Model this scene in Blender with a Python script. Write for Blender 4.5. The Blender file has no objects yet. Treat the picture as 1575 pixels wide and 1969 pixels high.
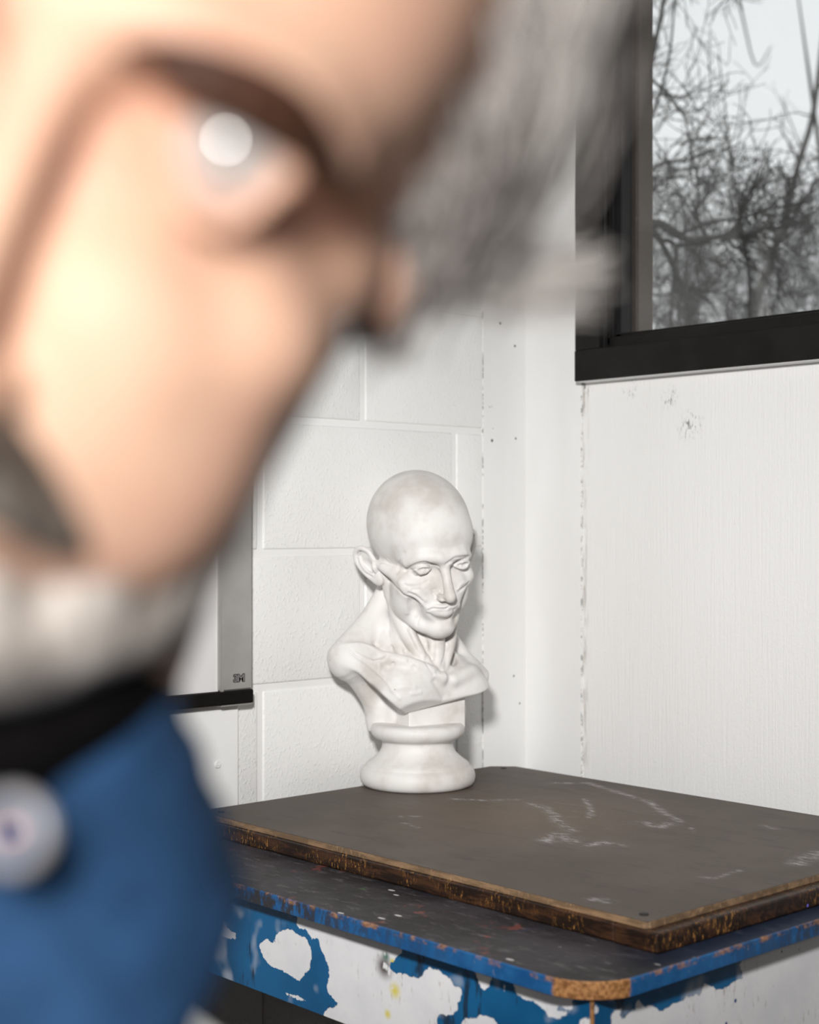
import bpy, bmesh, math, random
import numpy as np

# ================================================================ camera, world, lights
H = 1.45                                   # eye height of the camera above the floor
CAM = (-1.942, -1.834)                     # room corner is the origin, the room lies in x<0, y<0
AL = math.radians(47.7)                    # viewing direction
DX, DY = math.cos(AL), math.sin(AL)        # forward
RX, RY = math.sin(AL), -math.cos(AL)       # right
SC = bpy.context.scene
COL = SC.collection


def place(r, d, z):
    """a point given as right / forward / up of the camera stand"""
    return (CAM[0] + r * RX + d * DX, CAM[1] + r * RY + d * DY, H + z)


cd = bpy.data.cameras.new('camera'); cam = bpy.data.objects.new('camera', cd); COL.objects.link(cam)
cd.sensor_fit = 'HORIZONTAL'; cd.sensor_width = 36.0; cd.lens = 2900 / 1575 * 36
cd.shift_y = (1011 - 984.5) / 1575
cd.clip_start = .02
cd.dof.use_dof = True; cd.dof.focus_distance = 1.95; cd.dof.aperture_fstop = cd.lens / 10.8
cam.location = (CAM[0], CAM[1], H); cam.rotation_euler = (math.pi / 2, 0, AL - math.pi / 2)
SC.camera = cam

W = bpy.data.worlds.new('overcast'); SC.world = W; W.use_nodes = True
W.node_tree.nodes['Background'].inputs['Color'].default_value = (.975, .99, 1, 1)
W.node_tree.nodes['Background'].inputs['Strength'].default_value = .95


def area(name, loc, target, size, energy, color=(1, 1, 1)):
    L = bpy.data.lights.new(name, 'AREA'); L.shape = 'DISK'; L.size = size; L.energy = energy; L.color = color
    o = bpy.data.objects.new(name, L); COL.objects.link(o); o.location = loc
    v = [target[i] - loc[i] for i in range(3)]
    n = math.sqrt(sum(a * a for a in v))
    o.rotation_euler = (math.acos(max(-1, min(1, -v[2] / n))), 0, math.atan2(v[1], v[0]) - math.pi / 2)
    return o


KEY = area('flash', place(-.12, .10, .44), place(.10, 2.3, -.15), .16, 12.1, (1, .985, .965)); KEY.data.spread = math.radians(85)
FACE = area('flash_fill', place(-.045, -.07, .07), place(-.08, .3, .03), .09, 2.3, (1, .95, .9))
SC.view_settings.view_transform = 'Standard'; SC.view_settings.look = 'None'
SC.view_settings.exposure = 0.0; SC.view_settings.gamma = 1.0
SC.view_settings.use_curve_mapping = False


# the man's head: eye position (mm from the camera stand), tilt, and hair
MEYE = (-32.3, 270., 67.6); MYAW, MROLL, MPITCH = 7., 22., 16.
COLLAR_OFF = (-10., 0., 8.)
BUTTON = (-75., 285., -58.)
# (material, (count, root, spread, end, spread, bulge, spread, radius, flick)) in head millimetres
HAIR_LOCKS = [
    ('hairw', (300, (66, -30, 66), 9, (84, 20, 6), 7, (10, -8, 12), 4, .9)),
    ('hairg', (200, (72, 0, 46), 10, (86, 34, -4), 7, (12, 2, 8), 5, .9)),
    ('hairg', (150, (60, -22, 92), 10, (92, 40, 32), 8, (16, 0, 18), 5, .9)),
    ('hairw', (260, (76, 2, 26), 6, (90, 28, -24), 3.5, (8, 2, -20), 3, .9, (26, 0, 24))),
    ('hairg', (300, (70, -16, 24), 8, (80, 14, -14), 6, (10, -8, 6), 4, .9)),
    ('hairg', (200, (71, 4, 12), 6, (74, 18, -32), 4, (8, -6, 2), 3, .9)),
    ('hairg', (90, (-66, -10, 60), 10, (-94, 40, -4), 10, (-16, 0, 8), 6, .9)),
    ('hairg', (110, (0, -50, 118), 18, (40, 40, 132), 20, (0, 0, 22), 6, .9)),
    ('hairw', (80, (-20, -55, 112), 14, (-50, 40, 125), 16, (0, 0, 20), 6, .9)),
]

# ---------------------------------------------------------------- sculpting
def spline(P, r=None, n=4):
    """Catmull-Rom resampling of points (and radii)"""
    P = [np.array(p, float) for p in P]
    if r is not None: P = [np.append(p, q) for p, q in zip(P, r)]
    if len(P) > 2:
        Q = [2 * P[0] - P[1]] + P + [2 * P[-1] - P[-2]]; out = []
        for i in range(1, len(Q) - 2):
            a, b, c, d = Q[i - 1:i + 3]
            for k in range(n):
                t = k / n
                out.append(.5 * (2 * b + (c - a) * t + (2 * a - 5 * b + 4 * c - d) * t * t + (3 * b - a - 3 * c + d) * t ** 3))
        P = out + [P[-1]]
    if r is None: return P
    return [p[:3] for p in P], [p[3] for p in P]


class Field:
    """Signed distance grid (mm) on which solids are blended and carved."""
    def __init__(s, lo, hi, h):
        s.lo = np.array(lo, float); s.h = float(h)
        s.n = np.ceil((np.array(hi, float) - s.lo) / h).astype(int) + 1
        s.D = np.full(s.n, 400.0, np.float32)
        s.R = np.eye(3); s.t = np.zeros(3)

    def frame(s, R=None, t=(0, 0, 0)):
        s.R = np.eye(3) if R is None else R
        s.t = np.array(t, float)

    def w(s, p):
        return s.R @ np.array(p, float) + s.t

    def sub(s, lo, hi):
        i0 = np.maximum(np.floor((lo - s.lo) / s.h).astype(int), 0)
        i1 = np.minimum(np.ceil((hi - s.lo) / s.h).astype(int) + 1, s.n)
        if np.any(i1 <= i0):
            return None
        ax = [(s.lo[k] + s.h * np.arange(i0[k], i1[k])).astype(np.float32) for k in range(3)]
        return (slice(i0[0], i1[0]), slice(i0[1], i1[1]), slice(i0[2], i1[2])), \
            ax[0][:, None, None], ax[1][None, :, None], ax[2][None, None, :]

    def mix(s, sl, d, k, op):
        D = s.D[sl]
        if op == 'add':
            m = np.maximum(k - np.abs(D - d), 0) / k
            s.D[sl] = np.minimum(D, d) - m * m * (k * .25)
        else:
            d = -d
            m = np.maximum(k - np.abs(D - d), 0) / k
            s.D[sl] = np.maximum(D, d) + m * m * (k * .25)

    def ell(s, c, r, k=6., op='add', rot=None):
        c = s.w(c); M = s.R if rot is None else s.R @ rot
        r = np.array(r, float)
        e = np.sqrt(((M * r[None, :]) ** 2).sum(1)) + k + 2 * s.h
        q = s.sub(c - e, c + e)
        if q is None: return
        sl, X, Y, Z = q
        X = X - c[0]; Y = Y - c[1]; Z = Z - c[2]
        k0 = 0; k1 = 0
        for j in range(3):
            a = (X * M[0, j] + Y * M[1, j] + Z * M[2, j]) / np.float32(r[j])
            k0 = k0 + a * a; k1 = k1 + (a / np.float32(r[j])) ** 2
        k0 = np.sqrt(k0); k1 = np.sqrt(k1) + 1e-9
        s.mix(sl, k0 * (k0 - 1) / k1, k, op)

    def segd(s, q, a, b, ra, rb):
        sl, X, Y, Z = q
        ab = b - a; L = max((ab ** 2).sum(), 1e-9)
        t = np.clip(((X - a[0]) * ab[0] + (Y - a[1]) * ab[1] + (Z - a[2]) * ab[2]) / np.float32(L), 0, 1)
        d = np.sqrt((X - a[0] - t * ab[0]) ** 2 + (Y - a[1] - t * ab[1]) ** 2 + (Z - a[2] - t * ab[2]) ** 2)
        return d - (ra + (rb - ra) * t)

    def chain(s, pts, rad, k=6., op='add', world=False):
        P = [np.array(p, float) if world else s.w(p) for p in pts]
        if np.isscalar(rad): rad = [rad] * len(P)
        P, rad = spline(P, rad)
        m = max(rad) + k + 2 * s.h
        q = s.sub(np.min(P, 0) - m, np.max(P, 0) + m)
        if q is None: return
        d = None
        for i in range(len(P) - 1):
            e = s.segd(q, P[i], P[i + 1], rad[i], rad[i + 1])
            d = e if d is None else np.minimum(d, e)
        s.mix(q[0], d, k, op)

    def both(s, fn, pts, *a, **kw):
        for sg in (1, -1):
            if fn == 'chain':
                s.chain([(sg * p[0], p[1], p[2]) for p in pts], *a, **kw)
            else:
                s.ell((sg * pts[0], pts[1], pts[2]), *a, **kw)

    def box(s, c, half, rnd=2., k=3., op='add', rot=None):
        c = s.w(c); M = s.R if rot is None else s.R @ rot
        half = np.array(half, float)
        e = (np.abs(M) * half[None, :]).sum(1) + k + 2 * s.h
        q = s.sub(c - e, c + e)
        if q is None: return
        sl, X, Y, Z = q
        X = X - c[0]; Y = Y - c[1]; Z = Z - c[2]
        out = 0; ins = None
        for j in range(3):
            a = np.abs(X * M[0, j] + Y * M[1, j] + Z * M[2, j]) - (half[j] - rnd)
            out = out + np.maximum(a, 0) ** 2
            ins = a if ins is None else np.maximum(ins, a)
        s.mix(sl, np.sqrt(out) + np.minimum(ins, 0) - rnd, k, op)

    def plane(s, n, p, k=3., lo=None, hi=None):
        """cut away everything on the side n points to"""
        n = s.R @ np.array(n, float); n = n / np.linalg.norm(n)
        p = s.w(p)
        top = s.lo + s.h * (s.n - 1)
        q = s.sub(s.lo if lo is None else np.array(lo, float), top if hi is None else np.array(hi, float))
        sl, X, Y, Z = q
        d = (X - p[0]) * n[0] + (Y - p[1]) * n[1] + (Z - p[2]) * n[2]
        s.mix(sl, -d, k, 'cut')

    def stroke(s, pts, wd, amp, world=True):
        """raise (amp<0) or carve (amp>0) a soft line along a polyline"""
        P = [np.array(p, float) if world else s.w(p) for p in pts]
        P = P * 2 if len(P) == 1 else spline(P)
        m = 2.4 * wd
        q = s.sub(np.min(P, 0) - m, np.max(P, 0) + m)
        if q is None: return
        d = None; n = len(P) - 1
        for i in range(n):
            e = s.segd(q, P[i], P[i + 1], 0, 0)
            d = e if d is None else np.minimum(d, e)
        s.D[q[0]] += (amp * np.exp(-(d / wd) ** 2)).astype(np.float32)

    def cast(s, o, d, t0, t1):
        """first surface point along a ray"""
        t = np.arange(t0, t1, s.h * .5)
        P = o[None, :] + t[:, None] * d[None, :]
        i = np.round((P - s.lo) / s.h).astype(int)
        ok = np.all((i >= 0) & (i < s.n), 1)
        v = np.full(len(t), 400.)
        v[ok] = s.D[i[ok, 0], i[ok, 1], i[ok, 2]]
        h = np.where(v < 0)[0]
        return None if len(h) == 0 else P[h[0]]

    def mesh(s, name, scale=.001):
        """surface nets"""
        D = s.D; n = s.n
        S = D < 0
        cell = np.zeros(n - 1, np.uint8)
        for a in (0, 1):
            for b in (0, 1):
                for c in (0, 1):
                    cell += S[a:n[0] - 1 + a, b:n[1] - 1 + b, c:n[2] - 1 + c]
        I = np.argwhere((cell > 0) & (cell < 8))
        idx = np.full(n - 1, -1, np.int32)
        idx[I[:, 0], I[:, 1], I[:, 2]] = np.arange(len(I))
        acc = np.zeros((len(I), 3)); cnt = np.zeros(len(I))
        C = [(a, b, c) for a in (0, 1) for b in (0, 1) for c in (0, 1)]
        val = {q: D[I[:, 0] + q[0], I[:, 1] + q[1], I[:, 2] + q[2]].astype(float) for q in C}
        for q in C:
            for k in range(3):
                if q[k]: continue
                q2 = list(q); q2[k] = 1; q2 = tuple(q2)
                v0 = val[q]; v1 = val[q2]
                m = (v0 < 0) != (v1 < 0)
                t = v0[m] / (v0[m] - v1[m])
                p = np.tile(np.array(q, float), (m.sum(), 1)); p[:, k] = t
                acc[m] += p; cnt[m] += 1
        V = (s.lo + s.h * (I + acc / cnt[:, None])) * scale
        F = []
        for k in range(3):
            u, v = (k + 1) % 3, (k + 2) % 3
            sl0 = [slice(1, n[j] - 1) for j in range(3)]; sl1 = list(sl0)
            sl0[k] = slice(0, n[k] - 1); sl1[k] = slice(1, n[k])
            a = S[tuple(sl0)]; b = S[tuple(sl1)]
            for flip, M in ((False, a & ~b), (True, ~a & b)):
                E = np.argwhere(M)
                if not len(E): continue
                off = np.ones(3, int); off[k] = 0
                E = E + off
                def g(du, dv):
                    q = E.copy(); q[:, u] -= du; q[:, v] -= dv
                    return idx[q[:, 0], q[:, 1], q[:, 2]]
                quad = np.stack([g(1, 1), g(0, 1), g(0, 0), g(1, 0)], 1)
                F.append(quad[:, ::-1] if flip else quad)
        return raw_mesh(name, V, np.concatenate(F))


def raw_mesh(name, V, F, smooth=True):
    """mesh from numpy arrays, all faces of one size"""
    F = np.asarray(F); k = F.shape[1]
    me = bpy.data.meshes.new(name)
    me.vertices.add(len(V)); me.loops.add(F.size); me.polygons.add(len(F))
    me.vertices.foreach_set('co', np.asarray(V, np.float32).ravel())
    me.loops.foreach_set('vertex_index', F.astype(np.int32).ravel())
    me.polygons.foreach_set('loop_start', np.arange(0, F.size, k, dtype=np.int32))
    me.update(calc_edges=True)
    me.polygons.foreach_set('use_smooth', np.full(len(F), smooth))
    me.validate()
    return me


def rot(z=0, y=0, x=0):
    z, y, x = map(math.radians, (z, y, x))
    Rz = np.array([[math.cos(z), -math.sin(z), 0], [math.sin(z), math.cos(z), 0], [0, 0, 1]])
    Ry = np.array([[math.cos(y), 0, math.sin(y)], [0, 1, 0], [-math.sin(y), 0, math.cos(y)]])
    Rx = np.array([[1, 0, 0], [0, math.cos(x), -math.sin(x)], [0, math.sin(x), math.cos(x)]])
    return Rz @ Ry @ Rx

# ---------------------------------------------------------------- objects and names
def link(name, me, mats=(), parent=None, loc=None, kind=None):
    o = bpy.data.objects.new(name, me)
    COL.objects.link(o)
    if me is not None and not me.materials:
        for m in (mats if isinstance(mats, (list, tuple)) else [mats]): me.materials.append(m)
    if parent is not None: o.parent = parent
    if loc is not None: o.location = loc
    if kind: o['kind'] = kind
    return o


def tag(o, label, cat, group=None):
    o['label'] = label; o['category'] = cat
    if group: o['group'] = group
    return o


def thing(name, label, cat, loc=(0, 0, 0), rz=0, group=None):
    o = link(name, None, loc=loc); o.rotation_euler = (0, 0, rz); o.empty_display_size = .05
    return tag(o, label, cat, group)


def bm_mesh(name, bm, smooth=False):
    me = bpy.data.meshes.new(name); bm.to_mesh(me); bm.free()
    if smooth: me.polygons.foreach_set('use_smooth', [True] * len(me.polygons))
    return me


def add_box(bm, lo, hi, bev=0., seg=2):
    r = bmesh.ops.create_cube(bm, size=1)
    for v in r['verts']:
        v.co = [(lo[i] + hi[i]) / 2 + v.co[i] * (hi[i] - lo[i]) for i in range(3)]
    if bev:
        es = list({e for v in r['verts'] for e in v.link_edges})
        bmesh.ops.bevel(bm, geom=es, offset=bev, segments=seg, affect='EDGES', profile=.5)


def box(name, lo, hi, m, parent=None, bev=0., kind=None, seg=2):
    bm = bmesh.new(); add_box(bm, lo, hi, bev, seg)
    return link(name, bm_mesh(name, bm), m, parent, kind=kind)


def lathe(name, prof, m, parent=None, n=96):
    V = []; F = []
    for r, z in prof:
        for k in range(n):
            a = 2 * math.pi * k / n; V.append((r * math.cos(a), r * math.sin(a), z))
    for i in range(len(prof) - 1):
        for k in range(n):
            F.append((i * n + k, i * n + (k + 1) % n, (i + 1) * n + (k + 1) % n, (i + 1) * n + k))
    return link(name, raw_mesh(name, np.array(V), np.array(F)), m, parent)


def tubes(name, paths, m, parent=None, sides=5, kind=None):
    """many tapering tubes in one mesh; a path is (points, radii)"""
    V = []; F = []; off = 0
    cs = np.array([(math.cos(2 * math.pi * k / sides), math.sin(2 * math.pi * k / sides)) for k in range(sides)])
    for P, R in paths:
        P = np.asarray(P, float); R = np.asarray(R, float); n = len(P)
        T = np.gradient(P, axis=0); T /= np.linalg.norm(T, axis=1)[:, None] + 1e-12
        ref = np.array([.31, .22, .92]) if abs(T[0, 2]) < .8 else np.array([.9, .3, .1])
        A = np.cross(T, ref); A /= np.linalg.norm(A, axis=1)[:, None] + 1e-12
        B = np.cross(T, A)
        ring = P[:, None] + R[:, None, None] * (A[:, None] * cs[None, :, :1] + B[:, None] * cs[None, :, 1:])
        V.append(ring.reshape(-1, 3))
        i = np.arange(n - 1)[:, None] * sides; k = np.arange(sides)[None]; k2 = (k + 1) % sides
        F.append(np.stack([i + k, i + k2, i + sides + k2, i + sides + k], -1).reshape(-1, 4) + off)
        off += n * sides
    return link(name, raw_mesh(name, np.concatenate(V), np.concatenate(F)), m, parent, kind=kind)


# ---------------------------------------------------------------- procedural materials
class NB:
    def __init__(s, name):
        s.m = bpy.data.materials.new(name); s.m.use_nodes = True
        s.t = s.m.node_tree; s.b = s.t.nodes['Principled BSDF']; s.out = s.t.nodes['Material Output']

    def n(s, typ, props=None, **ins):
        nd = s.t.nodes.new('ShaderNode' + typ)
        for k, v in (props or {}).items(): setattr(nd, k, v)
        for k, v in ins.items():
            key = int(k[1:]) if k[0] == 'i' and k[1:].isdigit() else k.replace('_', ' ')
            s.put(nd.inputs[key], v)
        return nd

    def put(s, sock, v):
        if isinstance(v, bpy.types.NodeSocket): s.t.links.new(v, sock)
        elif isinstance(v, bpy.types.Node): s.t.links.new(v.outputs[0], sock)
        elif isinstance(v, (tuple, list)) and len(v) == 3 and sock.type == 'RGBA': sock.default_value = (*v, 1)
        else: sock.default_value = v

    def pos(s, scale=(1, 1, 1), obj=False, rot=(0, 0, 0)):
        p = s.n('TexCoord').outputs['Object'] if obj else s.n('NewGeometry').outputs['Position']
        return s.n('Mapping', Vector=p, Scale=scale, Rotation=rot).outputs[0]

    def noise(s, vec, scale, detail=4, rough=.5, dist=0.):
        return s.n('TexNoise', Vector=vec, Scale=scale, Detail=detail, Roughness=rough, Distortion=dist).outputs[0]

    def ramp(s, f, lo, hi):
        """smooth 0..1 between two values"""
        return s.n('MapRange', {'interpolation_type': 'SMOOTHSTEP'}, Value=f, i1=lo, i2=hi).outputs[0]

    def math(s, op, a, b=0., c=0.):
        return s.n('Math', {'operation': op}, i0=a, i1=b, i2=c).outputs[0]

    def mix(s, f, a, b):
        nd = s.n('Mix', {'data_type': 'RGBA'})
        s.put(nd.inputs[0], f); s.put(nd.inputs[6], a); s.put(nd.inputs[7], b)
        return nd.outputs[2]

    def blot(s, vec, c, r):
        """1 at the point c falling to 0 at the distance r"""
        d = s.n('VectorMath', {'operation': 'DISTANCE'}, i0=vec, i1=c).outputs['Value']
        return s.n('MapRange', {'interpolation_type': 'SMOOTHSTEP'}, Value=d, i1=r, i2=0.).outputs[0]

    def bump(s, h, strength, dist):
        s.put(s.b.inputs['Normal'], s.n('Bump', Height=h, Strength=strength, Distance=dist))

    def done(s, col, rough=.5, metal=0., spec=.5):
        s.put(s.b.inputs['Base Color'], col); s.put(s.b.inputs['Roughness'], rough)
        s.put(s.b.inputs['Metallic'], metal); s.put(s.b.inputs['Specular IOR Level'], spec)
        return s.m


def specks(b, vec, scale, thr, size):
    """mask and random colour of scattered paint drops"""
    v = b.n('TexVoronoi', Vector=vec, Scale=scale, Randomness=1.)
    sep = b.n('SeparateColor', Color=v.outputs['Color'])
    m = b.math('MULTIPLY', b.math('GREATER_THAN', sep.outputs[0], thr), b.ramp(v.outputs['Distance'], size, size * .7))
    col = b.n('CombineColor', {'mode': 'HSV'}, Red=sep.outputs[1], Green=.75, Blue=.6).outputs[0]
    return m, col, sep.outputs[2]


def m_block():
    b = NB('painted_block'); p = b.pos()
    big = b.noise(p, 3.2, 3); fine = b.noise(p, 260, 3, .6); drip = b.noise(b.pos((1, 1, .8)), 250, 2, .5)
    c = b.mix(b.ramp(big, .35, .7), (.80, .795, .78), (.84, .838, .828))
    h = b.math('ADD', b.math('MULTIPLY', fine, .55), b.math('MULTIPLY', b.ramp(drip, .5, .78), .8))
    b.bump(h, .5, .0013)
    return b.done(c, .42)


def m_smooth_white(name, c0=(.80, .795, .785), c1=(.85, .848, .84), streak=0., rough=.45):
    b = NB(name)
    big = b.noise(b.pos((1, 1, .4)), 4, 3)
    h = b.noise(b.pos((1, 1, .03)), 300, 3, .6) if streak else b.noise(b.pos((1, 1, .25)), 90, 3)
    f2 = b.noise(b.pos(), 240, 2)
    b.bump(b.math('ADD', h, b.math('MULTIPLY', f2, .7)), .5 if streak else .2, .0014 if streak else .0006)
    return b.done(b.mix(b.ramp(big, .35, .68), c0, c1), rough)


def m_trim(name, holes, crack_axis, crack_at):
    """painted strip with nail holes and a broken dark joint line"""
    b = NB(name); p = b.pos()
    big = b.noise(b.pos((1, 1, .3)), 7, 3)
    c = b.mix(b.ramp(big, .3, .7), (.78, .775, .765), (.84, .838, .83))
    b.bump(b.noise(b.pos((1, 1, .2)), 120, 3), .18, .0008)
    xyz = b.n('SeparateXYZ', Vector=p)
    wob = b.noise(p, 60, 2)
    for h, r in holes:
        q = b.n('VectorMath', {'operation': 'ADD'}, i0=p, i1=(0, 0, 0)).outputs[0]
        d = b.n('VectorMath', {'operation': 'DISTANCE'}, i0=q, i1=h).outputs['Value']
        d = b.math('ADD', d, b.math('MULTIPLY', b.math('SUBTRACT', wob, .5), r * .9))
        c = b.mix(b.ramp(d, r, r * .6), c, (.03, .027, .024))
    d = b.math('ABSOLUTE', b.math('SUBTRACT', xyz.outputs[crack_axis], crack_at))
    gate = b.ramp(b.noise(p, 52, 5, .75), .5, .56)
    c = b.mix(b.math('MULTIPLY', b.ramp(d, .0007, .0003), b.math('MULTIPLY', gate, .8)), c, (.05, .045, .04))
    return b.done(c, .45)


def m_panel():
    """textured white panel below the window, with scuffs and a dirty joint"""
    b = NB('textured_panel'); p = b.pos()
    big = b.noise(b.pos((1, 1, .35)), 3, 3)
    c = b.mix(b.ramp(big, .3, .7), (.83, .825, .815), (.87, .868, .862))
    st = b.noise(b.pos((1, 1, .025)), 330, 4, .65); gr = b.noise(p, 210, 3, .6)
    pit = b.noise(b.pos((1, 1, .3)), 330, 3, .7)
    for q, r, a in [((.004, -.360, H + .158), .034, .46), ((.004, -.318, H + .207), .026, .44), ((.004, -.236, H + .226), .022, .40),
                    ((.004, -.137, H + .232), .022, .6)]:
        m = b.math('MULTIPLY', b.blot(p, q, r), b.ramp(pit, .62 - a * .2, .72 - a * .2))
        c = b.mix(b.math('MULTIPLY', m, min(1., 1.9 * a)), c, (.10, .095, .09))
    xyz = b.n('SeparateXYZ', Vector=p)
    edge = b.ramp(xyz.outputs[1], -.152, -.134)
    dirt = b.math('MULTIPLY', edge, b.ramp(b.noise(b.pos((1, 1, .12)), 160, 4, .7), .42, .68))
    c = b.mix(b.math('MULTIPLY', dirt, .75), c, (.34, .29, .25))
    b.bump(b.math('ADD', st, b.math('MULTIPLY', gr, .6)), .55, .0018)
    return b.done(c, .5)


def m_plain(name, col, rough=.5, metal=0., var=.12, scale=30, spec=.5, bump=0., bs=200, obj=False):
    b = NB(name); p = b.pos(obj=obj)
    f = b.ramp(b.noise(p, scale, 4, .6), .3, .7)
    c = b.mix(f, tuple(x * (1 - var) for x in col), tuple(min(1, x * (1 + var)) for x in col))
    if bump: b.bump(b.noise(p, bs, 3, .6), .5, bump)
    return b.done(c, rough, metal, spec)


def m_plaster():
    b = NB('plaster'); p = b.pos(obj=True)
    n1 = b.noise(p, 11, 4, .6); n2 = b.noise(b.pos((1, 1, .5), obj=True), 36, 3, .6)
    c = b.mix(b.ramp(n1, .44, .68), (.72, .705, .685), (.55, .52, .485))
    c = b.mix(b.math('MULTIPLY', b.ramp(n2, .5, .75), .3), c, (.55, .51, .475))
    m, _, _ = specks(b, p, 60, .9, .09)
    c = b.mix(b.math('MULTIPLY', m, .6), c, (.22, .19, .16))
    b.bump(b.noise(p, 420, 2), .15, .0003)
    return b.done(c, .55, spec=.35)


def m_board_top():
    b = NB('board_face'); p = b.pos()
    n1 = b.noise(p, 5, 5, .6); n2 = b.noise(b.pos((1, .25, 1), rot=(0, 0, .7)), 40, 4, .65)
    c = b.mix(b.ramp(n1, .35, .65), (.074, .057, .045), (.10, .079, .064))
    c = b.mix(b.math('MULTIPLY', b.ramp(n2, .5, .72), .5), c, (.036, .033, .032))
    sc2 = b.ramp(b.noise(b.pos((1, .12, 1), rot=(0, 0, 1.1)), 140, 5, .8), .62, .72)
    c = b.mix(b.math('MULTIPLY', sc2, b.math('MULTIPLY', b.ramp(n1, .45, .6), .35)), c, (.24, .22, .2))
    worn = b.blot(p, (-.42, -.42, H - .398), .3)
    c = b.mix(b.math('MULTIPLY', worn, .6), c, (.15, .106, .073))
    at = b.n('Attribute', {'attribute_name': 'chalk'}).outputs['Fac']
    sc = b.noise(b.pos((1, .4, 1), rot=(0, 0, -.6)), 130, 6, .8)
    c = b.mix(b.math('MULTIPLY', at, b.ramp(sc, .42, .66)), c, (.42, .40, .4))
    haze = b.math('MULTIPLY', b.blot(p, (-.33, -.44, H - .398), .24), b.ramp(b.noise(b.pos((1, .35, 1), rot=(0, 0, .9)), 60, 5, .75), .56, .75))
    c = b.mix(b.math('MULTIPLY', haze, .4), c, (.4, .38, .38))
    m, _, v = specks(b, p, 26, .93, .06)
    c = b.mix(m, c, (.55, .53, .5))
    b.bump(b.noise(p, 180, 3), .12, .0006)
    return b.done(c, .55, spec=.25)


def m_board_edge(name, base, gold, drops=True):
    b = NB(name); p = b.pos()
    n1 = b.noise(b.pos((1, .25, 1.6)), 60, 5, .7); n2 = b.noise(b.pos((1, 1, .4)), 270, 5, .8)
    c = b.mix(b.ramp(n1, .38, .56), base, tuple(x * (.22 if drops else .55) for x in base))
    c = b.mix(b.math('MULTIPLY', b.ramp(n2, .54, .64), b.ramp(b.noise(p, 14, 3), .4, .58)), c, gold)
    if drops:
        m, dc, v = specks(b, p, 62, .8, .16)
        c = b.mix(b.math('MULTIPLY', m, b.math('GREATER_THAN', v, .25)), c, b.mix(b.math('GREATER_THAN', v, .62), (.6, .6, .66), dc))
    b.bump(n1, .35, .0012)
    return b.done(c, .45)


def m_table_top():
    b = NB('worn_black_top'); p = b.pos()
    n1 = b.noise(p, 7, 5, .65); s1 = b.noise(b.pos((1, .3, 1), rot=(0, 0, .35)), 95, 6, .75)
    s2 = b.noise(b.pos((.3, 1, 1), rot=(0, 0, .2)), 33, 5, .7); s3 = b.noise(p, 21, 4, .6)
    c = b.mix(b.ramp(n1, .35, .68), (.014, .013, .014), (.05, .045, .052))
    c = b.mix(b.ramp(s1, .52, .74), c, (.13, .12, .125))
    c = b.mix(b.math('MULTIPLY', b.ramp(s2, .6, .74), .6), c, (.04, .05, .12))
    c = b.mix(b.math('MULTIPLY', b.ramp(s3, .62, .7), .6), c, (.22, .06, .045))
    c = b.mix(b.math('MULTIPLY', b.ramp(b.noise(p, 17, 4, .6), .64, .7), .6), c, (.06, .14, .05))
    m, dc, v = specks(b, b.pos((1, .45, 1), rot=(0, 0, .5)), 48, .6, .15)
    c = b.mix(m, c, b.mix(b.math('GREATER_THAN', v, .45), (.5, .49, .48), dc))
    front = b.ramp(b.n('SeparateXYZ', Vector=p).outputs[1], -.83, -.93)
    fb = b.math('MULTIPLY', front, b.ramp(b.n('SeparateXYZ', Vector=p).outputs[0], -.84, -.70))
    c = b.mix(b.math('MULTIPLY', fb, .85), c, (.006, .02, .052))
    b.bump(s1, .3, .0012)
    return b.done(c, .5, spec=.2)


def m_blue_edge():
    b = NB('blue_edge_paint'); p = b.pos()
    n1 = b.noise(p, 26, 5, .7); n2 = b.noise(b.pos((1, 1, .4)), 110, 5, .75); xyz = b.n('SeparateXYZ', Vector=p)
    c = b.mix(b.ramp(n1, .35, .7), (.007, .075, .22), (.016, .12, .31))
    dark = b.math('MULTIPLY', b.ramp(n2, .42, .55), b.ramp(b.math('ADD', xyz.outputs[1], xyz.outputs[0]), -1.72, -1.3))
    c = b.mix(dark, c, (.03, .028, .03))
    c = b.mix(b.math('MULTIPLY', b.ramp(n2, .66, .73), .6), c, (.42, .4, .42))
    d = b.n('VectorMath', {'operation': 'DISTANCE'}, i0=p, i1=(-.866, -.906, H - .435)).outputs['Value']
    d = b.math('ADD', d, b.math('MULTIPLY', b.math('SUBTRACT', n2, .5), .012))
    wood = b.mix(b.ramp(b.noise(p, 230, 4, .7), .35, .65), (.17, .07, .024), (.46, .23, .09))
    top = b.math('MULTIPLY', b.ramp(b.math('ADD', xyz.outputs[2], b.math('MULTIPLY', n2, .008)), H - .4288, H - .4262), .8)
    top = b.math('MULTIPLY', top, b.ramp(b.noise(p, 40, 4, .7), .46, .62))
    c = b.mix(top, c, wood)
    c = b.mix(b.ramp(d, .041, .037), c, wood)
    b.bump(n2, .4, .0012)
    return b.done(c, .5, spec=.25)


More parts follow.
